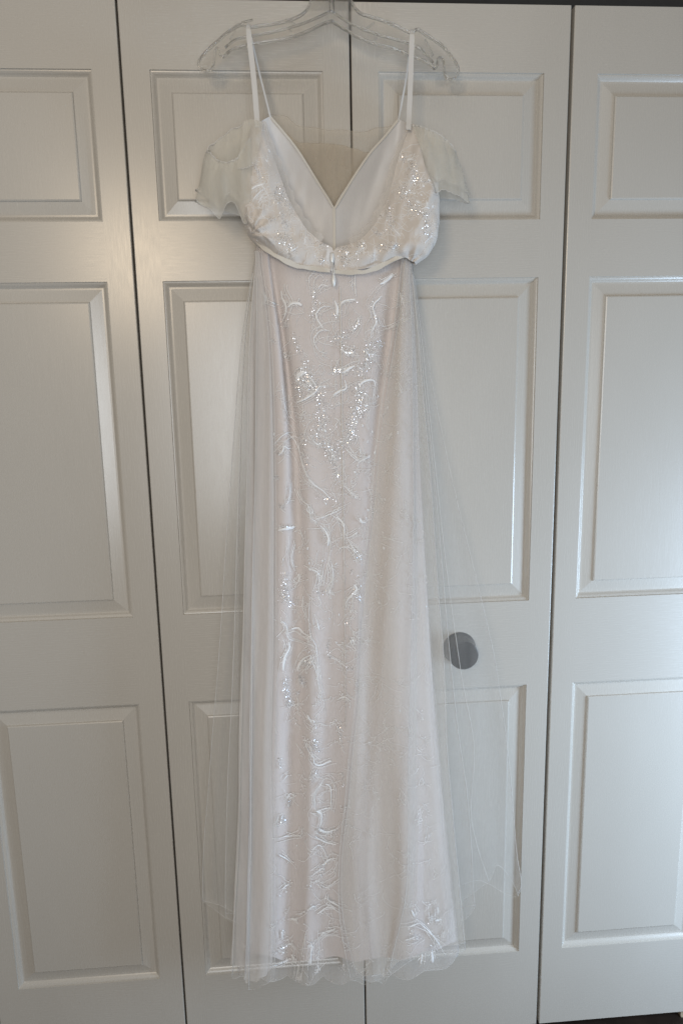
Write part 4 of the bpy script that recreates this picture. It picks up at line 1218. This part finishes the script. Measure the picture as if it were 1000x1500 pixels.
def stroke_geo(key, pts, wfun, n, lift):
    P = resample([Vector((x * .001, 0, z * .001)) for x, z in pts], n)
    st = []
    for p in P:
        h = on(key, p.x, p.z)
        if h:
            st.append(h)
    if len(st) < 3:
        return None
    verts, faces = [], []
    m = len(st)
    for i, (p, nr) in enumerate(st):
        t = (st[min(m - 1, i + 1)][0] - st[max(0, i - 1)][0]).normalized()
        s = t.cross(nr).normalized()
        w = wfun(i / (m - 1)) * .5
        b = p + nr * .0004
        verts += [b - s * w, b + nr * lift(w), b + s * w]
    for i in range(m - 1):
        for a in (0, 1):
            faces.append((i * 3 + a, i * 3 + a + 1, i * 3 + 4 + a, i * 3 + 3 + a))
    return verts, faces

def brush(w, head):
    """embroidered stroke: swells at one end, runs out at the other"""
    def f(t):
        s = t if head else 1 - t
        return w * (.28 + .72 * math.sin(math.pi * min(1, .10 + .86 * s ** .65)))
    return f

rnd = random.Random(11)
for key in VINES:
    for w, pts in VINES[key]:
        big = w >= 2.6
        g = stroke_geo(key, pts, brush(w * (.00132 if big else .00118), rnd.random() < .5), 10, lambda h: .0003 + .55 * h)
        if g:
            mesh_obj('embroidered_vine', g[0], g[1], M_THREAD, T[key][1])

def leaf_geo(key, x, z, a, L, w):
    h = on(key, x, z)
    if not h:
        return None
    p, nr = h
    t = Vector((math.cos(a), 0, math.sin(a)))
    t = (t - nr * t.dot(nr)).normalized()
    s = t.cross(nr).normalized()
    verts = [p + nr * (.0005 + w * .5)]
    for k in range(10):
        an = 2 * math.pi * k / 10
        r = 1.0 + .25 * math.cos(an)
        verts.append(p + nr * .0004 + t * (L * .5 * math.cos(an)) + s * (w * .5 * math.sin(an) * r))
    return verts, [(0, 1 + k, 1 + (k + 1) % 10) for k in range(10)]

for key in BUDS:
    for x, z in BUDS[key]:
        L = rnd.uniform(.0042, .0066)
        g = leaf_geo(key, x * .001, z * .001, rnd.gauss(-1.2, .5), L, L * rnd.uniform(.45, .62))
        if g:
            mesh_obj('embroidered_leaf', g[0], g[1], M_THREAD, T[key][1])

# fine threads that outline every stroke, and loose tendrils between them: too fine to count
def zrange(key):
    return (.16, 1.58) if key == 'skirt' else (1.6, 1.8)
for key in VINES:
    verts, faces = [], []
    def add(g):
        if g:
            o = len(verts)
            verts.extend(g[0])
            faces.extend(tuple(i + o for i in q) for q in g[1])
    for w, pts in VINES[key]:
        for r in range(3):
            dx, dz = rnd.gauss(0, 4.5), rnd.gauss(0, 5)
            kx_, kz_ = rnd.uniform(.8, 1.5), rnd.uniform(.8, 1.5)
            c = pts[len(pts) // 2]
            q = [(c[0] + (x - c[0]) * kx_ + dx + rnd.gauss(0, 1.8), c[1] + (z - c[1]) * kz_ + dz + rnd.gauss(0, 1.8)) for x, z in pts]
            ww = rnd.uniform(.0007, .0015)
            add(stroke_geo(key, q, lambda t, ww=ww: ww, 14, lambda h: .0003))
    def sprig(pts, w, nb, reach):            # a stem with leafy side shoots
        P = resample([Vector((x, 0, z)) for x, z in pts], 12)
        for k in range(nb):
            i = rnd.randrange(1, 11)
            d = (P[i + 1] - P[i - 1]).normalized()
            a = math.atan2(d.z, d.x) + rnd.choice((-1, 1)) * rnd.uniform(.5, 1.1)
            L = rnd.uniform(.5, 1.2) * reach
            x, z = P[i].x, P[i].z
            c = rnd.gauss(0, .3)
            q = [(x, z), (x + .5 * L * math.cos(a), z + .5 * L * math.sin(a)), (x + L * math.cos(a + c), z + L * math.sin(a + c))]
            add(stroke_geo(key, q, lambda t: w * (1.1 - .6 * t), 6, lambda h: .0004))
            if rnd.random() < .7:
                add(leaf_geo(key, q[-1][0] * .001, q[-1][1] * .001, a + c, rnd.uniform(.0032, .0052), rnd.uniform(.0016, .0025)))
    for w, pts in VINES[key]:
        sprig(pts, rnd.uniform(.0008, .0013), rnd.randint(3, 7), 8.0)
    for sp, n, pts in SEQUINS[key]:          # hatching laid under the sequins
        P = resample([Vector((x, 0, z)) for x, z in pts], 24)
        d = (P[-1] - P[0]).normalized()
        a0 = math.atan2(d.z, d.x) + rnd.gauss(0, .5)
        for k in range(int(n * .55)):
            c = P[rnd.randrange(24)]
            x, z = c.x + rnd.gauss(0, sp * .6), c.z + rnd.gauss(0, sp * .6)
            a = a0 + rnd.gauss(0, .45)
            L = rnd.uniform(2.5, 8)
            b = rnd.gauss(0, .18) * L
            ww = rnd.uniform(.0004, .0009)
            q = [(x, z), (x + .5 * L * math.cos(a) - b * math.sin(a), z + .5 * L * math.sin(a) + b * math.cos(a)), (x + L * math.cos(a), z + L * math.sin(a))]
            add(stroke_geo(key, q, lambda t, ww=ww: ww, 5, lambda h: .0003))
    if key != 'skirt':
        xs = [p for w, q in VINES[key] for p in q] + BUDS[key]
        for r in range(150):
            c = rnd.choice(xs)
            x, z, a, q = c[0] + rnd.gauss(0, 22), c[1] + rnd.gauss(0, 26), rnd.uniform(0, 6.28), []
            for k in range(rnd.randint(3, 7)):
                q.append((x, z))
                a += rnd.gauss(0, .6)
                x += 5.0 * math.cos(a)
                z += 5.0 * math.sin(a)
            ww = rnd.uniform(.0006, .0012)
            add(stroke_geo(key, q, lambda t, ww=ww: ww, 12, lambda h: .0003))
    if key == 'skirt':
        for r in range(170):
            z = 150 + 1400 * rnd.random() ** .8
            x = -15 + rnd.uniform(-1, 1) * (102 + (1560 - z) * .06)
            a, q = rnd.gauss(-1.4, .6), []
            for k in range(5):
                q.append((x, z))
                a += rnd.gauss(0, .35)
                x += 8.0 * math.cos(a)
                z += 8.0 * math.sin(a)
            w_ = rnd.uniform(.0008, .0013)
            add(stroke_geo(key, q, lambda t: w_ * (1.2 - .7 * t), 14, lambda h: .0004))
            sprig(q, w_ * .8, rnd.randint(4, 7), 8.0)
        for r in range(420):
            z = 150 + 1410 * rnd.random() ** .72
            half = 100 + (1560 - z) * .045
            x = -15 + rnd.gauss(0, .62) * half
            a = rnd.gauss(-1.45, .55)
            q = []
            bend = rnd.gauss(0, .35)
            for k in range(rnd.randint(4, 9)):
                q.append((x, z))
                a += bend * .5 + rnd.gauss(0, .42)
                x += 6.0 * math.cos(a)
                z += 6.0 * math.sin(a)
            ww = rnd.uniform(.0006, .0012)
            add(stroke_geo(key, q, lambda t, ww=ww: ww, 16, lambda h: .0003))
            if rnd.random() < .5:
                add(leaf_geo(key, q[-1][0] * .001, q[-1][1] * .001, a, rnd.uniform(.003, .005), rnd.uniform(.0016, .0024)))
    mesh_obj('fine_threads', verts, faces, M_FINE, T[key][1], kind='stuff')

# sequins: thousands of tilted flecks
for key in SEQUINS:
    verts, faces = [], []
    spots = []
    for sp, n, pts in SEQUINS[key]:
        P = resample([Vector((x, 0, z)) for x, z in pts], 24)
        for k in range(int(n * 3.2)):
            c = P[rnd.randrange(24)]
            spots.append((c.x + rnd.gauss(0, sp * .55), c.z + rnd.gauss(0, sp * .55)))
    if key == 'skirt':
        for r in range(420):
            z = rnd.uniform(160, 1560)
            half = 100 + (1560 - z) * .05
            spots.append((-15 + rnd.gauss(0, .5) * half, z))
    for x, z in spots:
        h = on(key, x * .001, z * .001)
        if not h:
            continue
        p, nr = h
        nn = (nr + Vector((rnd.gauss(0, .26), 0, rnd.gauss(0, .26)))).normalized()
        s = nn.cross(Vector((0, 0, 1))).normalized()
        u = s.cross(nn)
        r = rnd.uniform(.00028, .00056)
        o = len(verts)
        for k in range(6):
            an = math.pi * k / 3
            verts.append(p + nr * .0012 + s * (r * math.cos(an)) + u * (r * math.sin(an)))
        faces.append(tuple(o + k for k in range(6)))
    o = mesh_obj('sequins', verts, faces, M_SEQ, T[key][1], smooth=False, kind='stuff')
    o.data.materials.append(M_THREAD)
    o.data.polygons.foreach_set('material_index', [int(rnd.random() < .45) for _ in faces])

# zip seam down the middle back
g = stroke_geo('skirt', [(-32.5, 1575), (-33.5, 1400), (-34.5, 1200), (-36, 1000), (-38, 800)], lambda t: .0026 * (1 - .5 * t), 60, lambda h: .0010)
if g:
    mesh_obj('zip_seam', g[0], g[1], M_BODICE, T['skirt'][1])
